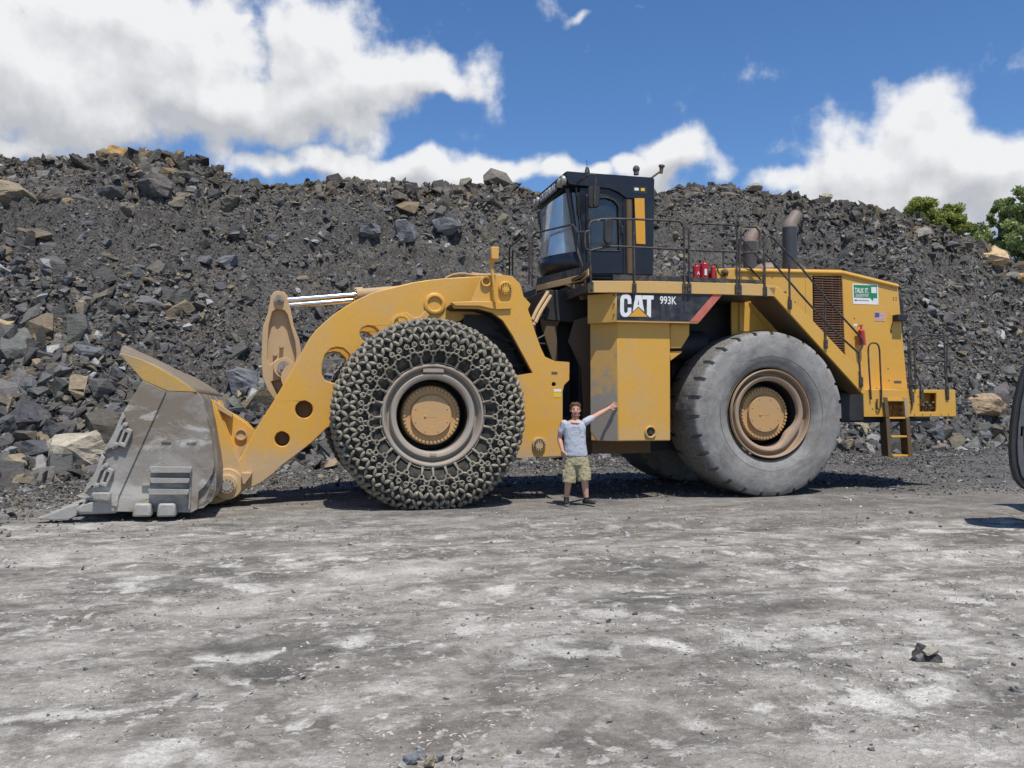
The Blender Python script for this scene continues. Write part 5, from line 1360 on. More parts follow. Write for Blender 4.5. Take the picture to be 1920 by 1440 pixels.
def text(s, px, py, w, hpx, xs, mat, parent, rot=None, loc=None, size=None, bold=.02, name='lettering', skew=0):
    c = bpy.data.curves.new('txt', 'FONT'); c.body = s; c.extrude = .002; c.offset = bold; c.size = 1; c.align_x = 'LEFT'
    o = bpy.data.objects.new('txt', c); COL.objects.link(o); bpy.context.view_layer.update()
    me = bpy.data.meshes.new_from_object(o.evaluated_get(bpy.context.evaluated_depsgraph_get())); bpy.data.objects.remove(o)
    me.materials.clear(); me.materials.append(MAT[mat]); me.name = name
    ob = bpy.data.objects.new(name, me); COL.objects.link(ob); ob.parent = parent
    if loc is None:
        u, _, z = V(px, py, w); k = hpx / F * (LY0 + UY * u + w) / .73; loc = (u, w, z); size = k
    ob.location = loc; ob.rotation_euler = rot or (R(90), 0, 0); ob.scale = (size * xs, size, 1)
    return ob
text('993K', 1237, 569.5, PW - .009, 15.0, .76, 'white', lp, bold=.014, name='model_lettering')
m = MB(); 
for (x, y) in ((1262.5, 575),): m.prism(UZ(rot_rect(x + 20, y, 1.2, 6, 0), PW), PW - .009, PW - .0062)
m.build('latch_slot', 'black', lp)

# ---- deck with kick plates
DW = .13
m = MB(); m.prism(UZ([(1104.5, 531), (1111, 526.5), (1188, 526.5), (1280, 528.5), (1434, 533), (1455, 536), (1452, 555.5), (1354, 552), (1280, 550.5), (1156, 548.5), (1104.5, 548.5)], DW), DW, DW + .03)
deck = m.build('deck', 'deck_yellow', root, bevel=.006)
uA = V(1090, 520, .95)[0]; zD = V(1111, 527, DW)[2]
uR = V(1440, 533, DW)[0]
m = MB(); m.box(V(1104.5, 531, DW)[0] + .02, uR, DW + .032, mir(DW), zD - .16, zD - .02); m.build('floor_plate', 'rail', deck)
m = MB(); m.prism(UZ([(1150, 514.5), (1188, 515.5), (1280, 519), (1434, 525.5), (1434, 532), (1280, 527.5), (1188, 525.5), (1150, 525)], DW), DW + .004, DW + .014); m.build('kick_plate', 'rail', deck)
# forward part of the deck, swept like a prow round the cab front
fp = [(V(1104.5, 540, DW)[0], DW), (V(1090, 520, .78)[0], .80), (V(1090, 520, .78)[0] - .38, CW), (V(1090, 520, .78)[0], mir(.80)), (V(1104.5, 540, DW)[0], mir(DW))]
zf1 = V(1089, 515.5, .8)[2]; zf0 = V(1090, 527.5, .8)[2]
for k in range(4):
    (a0, b0), (a1, b1) = fp[k], fp[k + 1]; d = Vector((a1 - a0, b1 - b0, 0)); nn2 = Vector((-d.y, d.x, 0)).normalized() * -.02
    m = MB(); c0 = Vector((a0, b0, (zf0 + zf1) / 2)) + d * .5
    m.obox(c0, d * .5, nn2, (0, 0, (zf1 - zf0) / 2)); m.build('fascia', 'deck_yellow', deck, bevel=.006)
    m = MB(); m.obox(c0 + Vector((0, 0, (zf1 - zf0) / 2 + .07)) - nn2 * .2, d * .5, nn2 * .5, (0, 0, .065)); m.build('kick_plate', 'rail', deck)
m = MB(); npp = len(fp); m.v += [(u, w, zf1 - .03) for u, w in fp] + [(u, w, zf0 + .02) for u, w in fp]; m.f += [tuple(range(npp)), tuple(range(2 * npp - 1, npp - 1, -1))] + [(k, (k + 1) % npp, npp + (k + 1) % npp, npp + k) for k in range(npp)]
m.build('floor_plate', 'dusty_dark', deck)
m = MB(); m.prism([(2.35, 3.2), (4.0, 3.1), (4.0, 3.75), (2.35, 3.75)], 1.5, mir(1.5)); m.build('cab_support', 'black', deck, bevel=.03)
m = MB(); m.prism(UZ([(1060, 534), (1100, 532), (1104, 560), (1090, 562), (1085, 545)], .8), .8, .86); m.build('gusset', 'dusty_dark', deck, bevel=.01)

# ---- cab
KW = 1.22; KE = mir(KW)
def K(px, py): return V(px, py, KW)
zr = K(1225, 370)[2]
cab_side = [(1090, 352), (1116, 351), (1144, 354), (1175, 371), (1222, 371), (1222, 517), (1100, 517), (1096, 500), (1086, 470)]
glass_px = [(1103, 372), (1137, 371), (1150, 376), (1159, 386), (1161, 471), (1103, 470)]
fr_px = [(1070, 358), (1088, 357), (1092, 470), (1085, 470)]
def hollow(w0, w1, poly, holes, name, mat, par, bev=.012):
    m = MB(); m.prism(UZ(poly, KW), w0, w1, [UZ(h_, KW) for h_ in holes]); return m.build(name, mat, par, bevel=bev)
cab = hollow(KW, KW + .07, cab_side, [glass_px], 'cab', 'cab_black', root)
hollow(KE - .07, KE, cab_side, [glass_px], 'side_wall', 'cab_black', cab)
door = hollow(KW - .03, KW - .002, [(1098, 366), (1138, 365), (1154, 371), (1166, 385), (1168, 514), (1099, 514)], [glass_px], 'door', 'cab_black', cab)
m = MB(); m.prism(UZ(glass_px, KW), KW + .015, KW + .025); m.build('window', 'glass', door)
m = MB(); m.tube([K(1103, 371.5)] and [(p[0], KW - .034, p[1]) for p in UZ(glass_px, KW)], .013, 6, closed=True); m.build('window_seal', 'rail', door)
m = MB(); m.tube(fillet([(K(1163, 425)[0], KW - .03, K(1163, 425)[2]), (K(1163, 425)[0], KW - .10, K(1163, 426)[2]), (K(1163, 440)[0], KW - .10, K(1163, 440)[2]), (K(1163, 441)[0], KW - .03, K(1163, 441)[2])], .03), .014, 6); m.build('handle', 'rail', door)
m = MB(); m.prism(UZ(glass_px, KW), KE - .04, KE - .03); m.build('window', 'glass', cab)
# front: corner points top and bottom; bottom swells forward in the middle
ut = K(1066, 358)[0]; zt_ = K(1066, 358)[2]; ub = K(1086, 470)[0]; zbm = K(1086, 470)[2]; uf = K(1098, 516)[0]; zf_ = K(1098, 516)[2]
def sheet(name, mat, rows, par, thick=.02, nseg=10, bow=(0, 0), w0=KW + .07, w1=KE - .07, smooth=True):
    """strip across the cab between rows [(u, z)], bowed forward by bow[i] in the middle"""
    v = []; f = []
    for j, (u, z) in enumerate(rows):
        for i in range(nseg + 1):
            t = i / nseg; b = bow[j] * math.sin(math.pi * t) ** .8; v.append((u - b, w0 + (w1 - w0) * t, z))
    for j in range(len(rows) - 1):
        for i in range(nseg): a = j * (nseg + 1) + i; f.append((a, a + 1, a + nseg + 2, a + nseg + 1))
    o = MB().add(v, f).build(name, mat, par, sharp=60)
    if thick: s = o.modifiers.new('thick', 'SOLIDIFY'); s.thickness = thick; s.offset = 0
    return o
sheet('windscreen', 'windscreen', [(ut, zt_), (ub, zbm)], cab, .0, 14, (.06, .42))
sheet('front_panel', 'cab_black', [(ub, zbm - .004), (ub + .02, zf_ + .25), (uf - .02, zf_)], cab, .03, 14, (.43, .42, .36))
for w in (KW + .06, KE - .06):
    m = MB(); m.tube([(ut + .0, w, zt_ + .05), (ub - .0, w, zbm), (uf - .02, w, zf_)], .045, 8); m.build('front_pillar', 'cab_black', cab)
# quarter glass beside the front pillar
qg = [(1072, 361), (1087, 360), (1093, 469), (1087, 469)]
m = MB(); m.prism(UZ(qg, KW), KW + .01, KW + .02); m.build('quarter_window', 'glass', cab)
m = MB(); m.prism(UZ([(1087, 352), (1097, 352), (1099, 516), (1094, 516)], KW), KW - .012, KW + .05); m.build('door_pillar', 'cab_black', cab, bevel=.008)
m = MB(); m.tube([(K(1080, 352)[0], KW - .01, K(1080, 352)[2]), (K(1093, 470)[0], KW - .01, K(1093, 470)[2])], .016, 6); m.build('trim', 'rail', cab)
# rear wall, floor, seat
ur = K(1222, 400)[0]; zfl = K(1160, 516)[2]
m = MB(); m.box(ur - .06, ur, KW + .071, KE - .071, zfl, zr); m.build('rear_wall', 'cab_black', cab)
m = MB(); m.box(ub, ur - .062, KW + .071, KE - .071, zfl - .06, zfl - .002); m.build('cab_floor', 'cab_black', cab)
s_ = MB(); s_.box(ur - 1.15, ur - .62, CW - .28, CW + .28, zfl + .45, zfl + .6); s_.box(ur - .62, ur - .48, CW - .28, CW + .28, zfl + .5, zfl + 1.35); s_.box(ur - 1.0, ur - .7, CW - .2, CW + .2, zfl, zfl + .45); s_.build('seat', 'seat', cab, bevel=.05)
s_ = MB(); s_.prism([(ub + .02, zfl), (ub + .35, zfl), (ub + .25, zbm + .02), (ub + .02, zbm + .02)], KW + .2, KE - .2); s_.tube([(ub + .2, CW, zfl + .3), (ub + .35, CW, zfl + .85)], .04); s_.build('dashboard', 'dashgrey', cab, bevel=.03)
# rear corner: panel, tube as rounded corner (dust, sunlit tone in colour), orange strip
m = MB(); m.prism(UZ([(1168, 372), (1186, 372), (1186, 517), (1168, 517)], KW), KW - .02, KW - .001); m.build('rear_pillar', 'cab_black', cab, bevel=.01)
m = MB(); m.cyl((K(1177, 376)[0], KW - .03, K(1177, 376)[2]), (K(1179, 514)[0], KW - .03, K(1179, 514)[2]), .06, n=14); m.build('round_corner', 'dusty_dark', cab)
m = MB(); m.prism(UZ([(1187, 371), (1225, 371), (1222.5, 517), (1187, 517)], KW), KW - .05, KW - .002); m.build('corner_panel', 'cab_black', cab, bevel=.015)
m = MB(); m.prism(UZ([(1187.5, 373), (1206, 373), (1208, 459), (1191, 458)], KW), KW - .056, KW - .0505); m.build('orange_strip', 'orange', cab, bevel=.002)
# roof
roof_px = [(1060.6, 322), (1064, 321), (1100, 324), (1170, 329), (1224.7, 333), (1227, 337), (1226, 372), (1175, 371), (1160, 360), (1144, 353), (1116, 350), (1083, 347), (1070, 345), (1066, 343)]
m = MB(); m.prism(UZ(roof_px, KW - .05), KW - .05, KE + .05); roof = m.build('roof', 'cab_black', cab, bevel=.04)
uq, _, zq1 = V(1061.5, 327, KW - .05); zq0 = V(1064, 343.5, KW - .05)[2]
# fascia between the lamps with its lettering
m = MB(); m.box(uq - .03, uq - .001, KW + .42, KE - .38, zq0 - .02, zq1 - .03); fa = m.build('fascia', 'cab_black', roof, bevel=.006)
text('CATERPILLAR', 0, 0, 0, 0, .98, 'white', fa, rot=(R(90), 0, R(-90)), loc=(uq - .032, KE - .46, zq0 + .03), size=.165, bold=.02, name='roof_lettering')
for w in (KW + .06, KW + .26, KE - .08, KE - .28):
    m = MB(); m.lathe([(.085, .0), (.085, -.07), (.075, -.085)], n=20); m.lathe([(.078, -.075), (.04, -.088), (.001, -.09)], n=20)
    o = m.build('roof_lamp', 'lamp', roof); o.location = (uq + .02, w, (zq0 + zq1) / 2); o.rotation_euler = (0, 0, R(-90))
m = MB(); uu, _, zz = V(1193, 326, CW - .4); m.sphere((uu, CW - .4, zz + .09), .068, scale=(1, 1, 1.1)); m.cyl((uu, CW - .4, zz - .02), (uu, CW - .4, zz + .05), .05); m.build('beacon', 'dashgrey', roof)
m = MB(); uu, _, zz = V(1101, 322, KW + .3); m.cyl((uu, KW + .3, zz - .03), (uu, KW + .3, zz + .08), .055, .03); m.tube([(uu, KW + .3, zz + .05), (uu - .01, KW + .3, zz + .22)], .005, 5); m.build('antenna', 'rail', roof)
m = MB(); w = KW + .25; m.tube([V(1221, 334, w), V(1233, 325, w), V(1236, 323, w)], .022, 6); m.cyl(V(1239.5, 325, w), V(1240.5, 313, w), .032, .04, 12); m.cyl(V(1240.5, 313, w), V(1240.8, 310, w), .058, .058, 12); m.build('camera_stalk', 'dusty_dark', roof)
w = KW - .05; decal(1186, 349, 1212.5, 363, w, 'black', roof, 'marker_plate'); decal(1189.5, 352, 1197.5, 357.5, w - .005, 'white', roof, 'reflector'); decal(1201.5, 352.5, 1208.5, 358.5, w - .005, 'sign_yellow', roof, 'reflector')
# upper mirror on its arm
w = .85
m = MB(); m.tube(fillet([V(1084, 341, KW - .06), V(1093, 335, 1.0), V(1105, 327, w), V(1113, 326, w), V(1117, 333, w), V(1115.5, 350, w), V(1114.5, 384, w)], .1), .019, 8); mr_ = m.build('mirror_arm', 'rail', cab)
m = MB(); m.prism(UZ([(1105, 349), (1124, 349), (1125.5, 352), (1124, 386), (1120, 389), (1105, 389), (1103.5, 384), (1104, 352)], w + .03), w + .02, w + .10); mi_ = m.build('mirror', 'black', mr_, bevel=.025)

# ---- railings (tubes)
def rail(segs, name='railing', r=.019, mat='rail', par=None, fl=.09):
    m = MB()
    for s in segs:
        w = s[0]; pts = [V(p[0], p[1], p[2] if len(p) > 2 else w) for p in s[1]]
        m.tube(fillet(pts, fl, 5), r, 8)
    return m.build(name, mat, par or root)
w = DW - .02
rail([(w, [(1109, 545), (1106, 480), (1104, 420), (1112, 414), (1130, 411), (1147, 410), (1188, 411), (1262, 414), (1276, 416), (1282, 424), (1283, 480), (1283.5, 548)]),
      (w, [(1106, 470), (1130, 464), (1150, 461.5), (1190, 463.5), (1282.5, 468)]), (w, [(1188.5, 412), (1189.5, 546)]),
      (w, [(1105.5, 433), (1097, 434), (1097.5, 466), (1106, 470)])])
rail([(w, [(1292.5, 548), (1292, 470), (1292, 427), (1299, 418.5), (1377, 422), (1382, 431), (1382, 549)]), (w, [(1292, 469), (1382, 472)])])
g_ = [(1389, 430), (1392, 424.5), (1418, 426), (1424, 434), (1425, 462), (1419, 473), (1396, 474), (1388.5, 466)]
m = MB(); P_ = [V(p[0], p[1], w) for p in g_]; m.tube(P_, .019, 8, closed=True); m.tube([V(1386.5, 448, w), V(1387, 549, w)], .019, 8); m.tube([V(1383, 448, w), V(1389, 448, w)], .015, 6); m.build('gate', 'rail', root)
rail([(w, [(1434.5, 553), (1433, 484), (1433, 449), (1440, 441), (1449, 446), (1500, 499), (1560, 573), (1611, 629), (1619, 641), (1616, 652), (1610, 662)]),
      (w, [(1433, 474), (1452, 495), (1500, 551), (1560, 617), (1610, 662)]), (w, [(1610, 660), (1612, 690), (1615, 727)]),
      (w, [(1479.5, 496), (1481, 578)]), (w, [(1546, 560), (1548.5, 653)])], 'stair_rail')
wi = .92
rail([(wi, [(1389, 447), (1400, 458), (1434, 497), (1434, 540)]), (wi, [(1387, 480), (1427, 525)])], 'stair_rail')
rail([(mir(.3), [(1356, 520), (1356, 458), (1360, 451), (1378, 450), (1381, 456), (1381, 492), (1360, 495), (1356, 488)])], 'railing')
# small sockets at the foot of the posts
for (x, y, ww) in ((1189.5, 541, w), (1283.5, 541, w), (1292.5, 541, w), (1382, 543, w), (1387, 544, w), (1434.5, 547, w), (1481, 571, w), (1548.5, 645, w), (1614.5, 716, w), (1109, 538, w)):
    m = MB(); p = V(x, y, ww); m.obox(p, (.035, 0, 0), (0, .012, 0), (0, 0, .085)); m.cyl((p[0], p[1] + .02, p[2] + .04), (p[0], p[1] - .025, p[2] + .04), .012, n=6); m.cyl((p[0], p[1] + .02, p[2] - .04), (p[0], p[1] - .025, p[2] - .04), .012, n=6); m.build('post_clamp', 'rail', root)
# lower mirror carried by the railing
m = MB(); m.prism(UZ([(1133, 412), (1146, 411), (1148, 416), (1146, 455), (1142, 458), (1134, 456), (1131, 450), (1131.5, 416)], w - .05), w - .10, w - .02); m.build('mirror', 'black', root, bevel=.025)
m = MB(); m.tube([V(1119, 417, w - .06), V(1126, 411, w - .07), V(1139, 411, w - .06)], .016, 6); m.tube([V(1128, 463, w), V(1139, 458, w - .06)], .016, 6); m.build('mirror_bracket', 'rail', root)
# front platform railing, near half and the far wing
wn = .74
rail([(wn, [(1097, 534, .5), (1095, 505, .55), (1088, 485, .6), (1082.5, 468, wn), (1081.5, 432, wn), (1074, 421, wn + .05), (1066, 422.5, .9), (1005, 436.5, 2.2), (998, 443, 2.3), (998, 537, 2.3)])])
rail([(2.3, [(992, 530, 2.4), (993, 447, 2.4), (984, 440.5, 2.6), (955, 464, 3.9), (955, 516, 4.1)]), (2.3, [(961, 516, 4.1), (961, 468, 4.0), (985, 482, 3.0), (985.5, 492, 3.0)])])
m = MB(); m.cyl(V(1082, 436, wn), V(1096, 434.5, DW), .022, n=8); m.build('rail_clamp', 'rail', root)

# ---- hood
HW = .98
hood_px = [(1344, 505), (1380, 503.5), (1578, 507), (1683, 533), (1684.5, 545), (1691, 616), (1702, 731), (1560, 731), (1395, 690), (1372, 625), (1372, 560), (1344, 556)]
gr_px = [(1523.5, 517), (1578.5, 517), (1584.5, 679), (1571, 664), (1525, 611)]
m = MB(); m.prism(UZ(hood_px, HW), HW, HW + .05, [UZ(gr_px, HW)]); hood = m.build('hood', 'hood_yellow', root, bevel=.01)
hp = UZ(hood_px, HW)
m = MB(); m.prism(hp, mir(HW + .05), mir(HW)); m.build('side_panel', 'hood_yellow', hood, bevel=.01)
m = MB(); top_ = UZ([(1344, 503), (1380, 501.5), (1578, 505), (1683, 531)], HW); m.prism(top_ + [(u, z - .05) for u, z in reversed(top_)], HW + .051, mir(HW + .051)); m.build('top_panel', 'hood_yellow', hood)
for a, b in (((1378, 507.5), (1578, 511.5)), ((1578, 511.5), (1682.5, 537))):
    m = MB(); A_, B_ = V(a[0], a[1], HW), V(b[0], b[1], HW); m.tube([A_, B_], .045, 12); m.build('rounded_edge', 'hood_yellow', hood); m = MB(); m.tube([(A_[0], mir(HW), A_[2]), (B_[0], mir(HW), B_[2])], .045, 12); m.build('rounded_edge', 'hood_yellow', hood)
re = UZ([(1683, 533), (1684.5, 545), (1691, 616), (1702, 731)], HW); m = MB(); m.prism(re + [(u - .06, z) for u, z in reversed(re)], HW + .051, mir(HW + .051)); m.build('rear_panel', 'black', hood)
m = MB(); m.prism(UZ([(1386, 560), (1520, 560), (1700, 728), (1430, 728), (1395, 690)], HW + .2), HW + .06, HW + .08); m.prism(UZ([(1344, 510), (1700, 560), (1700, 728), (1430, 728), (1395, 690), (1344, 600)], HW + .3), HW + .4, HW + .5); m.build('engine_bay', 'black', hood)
# grille: frame strips and slats
gu = UZ(gr_px, HW); m = MB()
zt0 = gu[0][1]; zb0 = gu[2][1]; n_s = 36
uL = gu[0][0]; uRt, uRb = gu[1][0], gu[2][0]
for k in range(n_s):
    z = zt0 - .025 - (zt0 - zb0) * k / n_s
    t = (zt0 - z) / (zt0 - zb0); ur_ = uRt + (uRb - uRt) * t
    zL = gu[4][1]; ul_ = uL + .02
    if z < zL: ul_ = gu[4][0] + (gu[2][0] - gu[4][0]) * (zL - z) / (zL - zb0)
    if ur_ - ul_ < .03: continue
    m.obox(((ul_ + ur_) / 2, HW + .01, z), ((ur_ - ul_) / 2, 0, 0), (0, .030, .014), (0, -.0015, .0060))
m.build('grille', 'grille', hood, smooth=False)
m = MB()
for x in (1541, 1559, 1573): 
    a, b = V(x, 518, HW), V(x + 3, 640 if x > 1545 else 620, HW); m.tube([(a[0], HW - .012, a[2]), (b[0], HW - .012, b[2])], .006, 5)
m.build('grille_stay', 'grille', hood)
m = MB(); m.prism(gu, HW + .052, HW + .06); m.build('grille_backing', 'black', hood)
m = MB(); 
for (x0, y0, x1, y1) in ((1509.5, 516, 1510.5, 600), (1430, 516, 1431, 555), (1390, 517, 1391, 550)):
    a, b = V(x0, y0, HW), V(x1, y1, HW); m.box(a[0], b[0], HW - .002, HW + .001, b[2], a[2])
m.build('panel_seam', 'black', hood, smooth=False)
for (x, y) in ((1364, 517), (1425, 518), (1448, 520), (1675, 558), (1680, 558), (1675, 562), (1680, 562), (1602, 597), (1644, 728), (1665, 691), (1667, 713), (1600, 693), (1516, 518)):
    m = MB(); a = V(x, y, HW); m.cyl((a[0], HW, a[2]), (a[0], HW - .008, a[2]), .010, n=6); m.build('bolt', 'black', hood)
decal(1676, 714, 1690, 718.5, HW, 'dashgrey', hood, 'latch_plate')
# fender panel seen under the stair
m = MB(); m.prism(UZ([(1386, 567), (1396, 567), (1440, 618), (1400, 622), (1386, 622)], HW - .03), HW - .05, HW - .02); m.build('brace_panel', 'hood_yellow', hood, bevel=.008)
# bumper sticker, flag, extinguisher, rear lamp
sg = MB(); sg.prism(UZ([(1597.8, 531.7), (1646.2, 533), (1647, 571.4), (1599.6, 569.8)], HW), HW - .004, HW - .0006); sign = sg.build('sticker', 'white', hood, smooth=False)
def patch(pts, mat, d, par, name='mark'):
    mm = MB(); mm.prism(UZ(pts, HW), HW - d - .002, HW - d, ); return mm.build(name, mat, par, smooth=False)
patch([(1600, 534), (1644, 535.2), (1644.4, 559.2), (1637.6, 559), (1636.2, 564.5), (1631.4, 558.8), (1601.2, 557.8)], 'green', .0042, sign, 'speech_bubble')
patch([(1633, 538.3), (1642.6, 538.6), (1642.8, 549.8), (1633.4, 549.6)], 'white', .0065, sign, 'blank_square')
text('TALK IT.', 1602.5, 548.8, HW - .0085, 9.6, .62, 'white', sign, bold=.022, name='sign_lettering')
for k in range(5): patch([(1604, 551.4 + k * 1.25), (1628 - (12 if k == 4 else 0), 552.0 + k * 1.25), (1628 - (12 if k == 4 else 0), 552.5 + k * 1.25), (1604, 551.9 + k * 1.25)], 'white', .0065, sign, 'text_line')
patch([(1602, 561.8), (1607, 562), (1607, 564.2), (1602, 564)], 'blue', .0042, sign, 'small_logo')
patch([(1608, 562.4), (1629, 563.2), (1629, 564.2), (1608, 563.4)], 'dashgrey', .0042, sign, 'text_line')
fl = MB(); fl.prism(UZ([(1639.5, 585), (1659.6, 585.6), (1660, 602.4), (1640, 601.8)], HW), HW - .003, HW - .0006); flag = fl.build('flag_sticker', 'white', hood, smooth=False)
for k in range(7): patch([(1639.8, 585.5 + k * 2.5), (1659.5, 586.0 + k * 2.5), (1659.5, 587.2 + k * 2.5), (1639.8, 586.7 + k * 2.5)], 'coral', .0032, flag, 'stripe')
patch([(1640.3, 586), (1648.4, 586.2), (1648.4, 594.6), (1640.3, 594.4)], 'blue', .0056, flag, 'canton')
a = V(1608.5, 622, HW); b = V(1608.5, 648, HW)
m = MB(); m.cyl((a[0], HW - .10, a[2]), (a[0] + .03, HW - .10, b[2]), .062, n=16); m.sphere((a[0], HW - .10, a[2]), .062, scale=(1, 1, .7)); m.cyl((a[0], HW - .1, a[2] + .03), (a[0], HW - .1, a[2] + .10), .018, n=8); m.obox((a[0] - .02, HW - .1, a[2] + .11), (.05, 0, .01), (0, .012, 0), (0, 0, .012)); ext = m.build('fire_extinguisher', 'red', hood)
decal(1600.3, 607.5, 1607.5, 612, HW, 'white', hood, 'small_label')
m = MB(); a = V(1684, 592, HW - .1); m.box(a[0] - .05, a[0] + .16, HW - .16, HW + .02, a[2] - .1, a[2] + .02); m.sphere((a[0] + .16, HW - .07, a[2] + .0), .07); m.tube([(a[0] - .06, HW - .03, a[2] - .1), (a[0] - .1, HW - .02, a[2] - .25), (a[0] - .08, HW - .01, a[2] - .33)], .012, 5); m.build('rear_lamp', 'black', hood, bevel=.012)
# exhausts and air cleaner on the hood
zh = V(1480, 505, 1.5)[2]
u0 = V(1481, 500, 1.45)[0]; rs = 14 / F * 15.9; zt1 = V(1481, 427, 1.45)[2]
for w in (1.45, mir(1.45)):
    m = MB(); m.cyl((u0, w, zh - .06), (u0, w, zt1), rs, n=28); m.lathe([], n=3) if False else None; m.tube([(u0, w, zh), (u0, w, zh + .10)], rs * 1.1, 24); st_ = m.build('exhaust_stack', 'stack', hood)
    n_ = 24; m = MB(); path = [(0, -.02, 0), (.0, .02, 0), (.035, .09, 0), (.10, .18, 0), (.175, .285, 0)]
    m.tube([(u0 + p[0], w, zt1 + p[1]) for p in path], rs * .96, n_, radii=[rs * 1.0, rs * .98, rs * .92, rs * .88, rs * .86]); m.f = m.f[:-1]
    m.tube([(u0 + .172, w, zt1 + .28), (u0 + .10, w, zt1 + .17)], rs * .78, n_); 
    m.build('exhaust_tip', 'beige', st_)
u0 = V(1429, 500, CW)[0]; m = MB(); m.lathe([(.001, .20), (.12, .19), (.22, .14), (.27, .07), (.27, .03), (.20, .02), (.20, -.1)], n=32); o = m.build('air_cleaner', 'beige', hood); o.rotation_euler = (R(90), 0, 0); o.location = (u0, CW - .2, zh - .0)
# suppression bottles on the deck
for (x, y0, y1, r_) in ((1306, 500, 521, 7), (1320.5, 495.5, 521, 7.8), (1337, 501, 521, 4.6)):
    w = .75; a, b = V(x, y0, w), V(x, y1, w); rr_ = r_ / F * 15.2; a = (a[0], w, a[2])
    m = MB(); m.cyl((b[0], w, b[2] - .08), a, rr_, n=20); m.sphere(a, rr_, 16, 8, (1, 1, .45)); m.cyl(a, (a[0], w, a[2] + rr_ * .75), rr_ * .5, n=12); bo = m.build('pressure_bottle', 'red', root)
    if r_ > 7.5: 
        a1, b1 = V(x + 1, 504, w - .09), V(x + 5.5, 516, w - .09); mm = MB(); mm.box(a1[0], b1[0], w - .092 + .01, w - .084 + .01, b1[2], a1[2]); mm.build('label', 'white', bo)
    elif r_ > 6: text('A', 0, 0, 0, 0, 1, 'white', bo, loc=(a[0] - .025, w - .070, V(x, 516, w)[2]), size=.08, name='lettering')
m = MB(); m.tube(fillet([V(1330, 499, .8), V(1338, 494, .8), V(1345, 497, .8), V(1346, 510, .8), V(1352, 516, .9), V(1362, 508, .95)], .05), .014, 6); m.sphere(V(1359, 511, .93), .07, 10, 8); m.build('bottle_pipe', 'dusty_dark', root)

# ---- stair flight
m = MB(); m.prism(UZ([(1440, 538.5), (1460, 537.5), (1525, 602), (1587, 668), (1620, 708), (1621, 740), (1618, 739), (1452, 555.5)], DW), DW, DW + .05); stair = m.build('stair', 'hood_yellow', root, bevel=.008)
lo = UZ([(1452, 555.8), (1618, 739.2)], DW); m = MB(); m.v += [(lo[0][0], DW + .051, lo[0][1]), (lo[1][0], DW + .051, lo[1][1]), (lo[1][0], .94, lo[1][1]), (lo[0][0], .94, lo[0][1])]
m.v += [(x, y, z + .03) for x, y, z in m.v[:4]]; m.f += [(0, 1, 2, 3), (7, 6, 5, 4), (0, 4, 5, 1), (1, 5, 6, 2), (2, 6, 7, 3), (3, 7, 4, 0)]
m.build('soffit', 'dusty_dark', stair)
for k in range(9):
    t = (k + .7) / 9.6; u = lo[0][0] + (lo[1][0] - lo[0][0]) * t; z = lo[0][1] + (lo[1][1] - lo[0][1]) * t
    m = MB(); m.box(u - .14, u + .14, DW + .052, .93, z + .20, z + .23); m.build('tread', 'rail', stair)

# ---- bumper / rear counterweight, boarding ladder
RW = .52
ax0 = V(1619, 731, RW)[0]; ax1 = V(1791.5, 731, RW)[0]; zT = V(1700, 730.5, RW)[2]; zB = V(1700, 781.5, RW)[2]
pk0, pk1 = V(1724, 737, RW), V(1756, 772, RW); lk0, lk1 = V(1665, 749, RW), V(1701, 781.5, RW)
m = MB(); m.prism([(ax0, zT), (ax1, zT), (ax1 + .01, zB), (lk1[0], zB), (lk1[0], lk0[2]), (lk0[0], lk0[2]), (lk0[0], zB), (ax0, zB)], RW, RW + .05, [[(pk0[0], pk0[2]), (pk1[0], pk0[2]), (pk1[0], pk1[2]), (pk0[0], pk1[2])]])
bump_ = m.build('bumper', 'hood_yellow', root, bevel=.01)
m = MB(); m.prism([(ax0, zT - .001), (ax1, zT - .001), (ax1, zT - .05), (ax0, zT - .05)], RW + .051, mir(RW)); m.box(ax1 - .06, ax1, RW + .051, mir(RW), zB, zT - .052); m.build('top_plate', 'hood_yellow', bump_)
m = MB(); m.box(lk0[0] - .02, pk1[0] + .05, RW + .22, RW + .26, zB, zT - .052); m.build('back_plate', 'hood_yellow', bump_)
m = MB()
for k in range(4): 
    a = V(1728 + k * 6, 766 - (k % 2) * 6, RW + .1); m.cyl((a[0], RW + .08, a[2] - .06), (a[0], RW + .08, a[2] + .06), .025, n=10); m.sphere((a[0], RW + .05, a[2] + .05), .03, 8, 6)
m.tube(fillet([V(1727, 762, RW + .1), V(1735, 752, RW + .08), V(1745, 768, RW + .08), V(1752, 758, RW + .1)], .05), .015, 6); m.build('fuel_coupling', 'dusty_dark', bump_)
for (x, y) in ((1636, 765), (1706, 745), (1706, 752), (1722, 742), (1722, 757), (1730, 776), (1745, 776), (1715, 776), (1765, 776), (1779, 776)):
    m = MB(); a = V(x, y, RW); m.cyl((a[0], RW, a[2]), (a[0], RW - .012, a[2]), .013, n=6); m.build('bolt', 'dusty', bump_)
m = MB()
for y in (757, 769): a, b = V(1664, y, RW + .1), V(1690, y, RW + .1); m.box(a[0], b[0], RW + .08, RW + .1, a[2] - .02, a[2] + .02)
a, b = V(1673, 757, RW + .1), V(1675, 781, RW + .1); m.box(a[0], b[0], RW + .08, RW + .1, b[2], a[2]); m.build('step_bracket', 'dusty_dark', bump_)
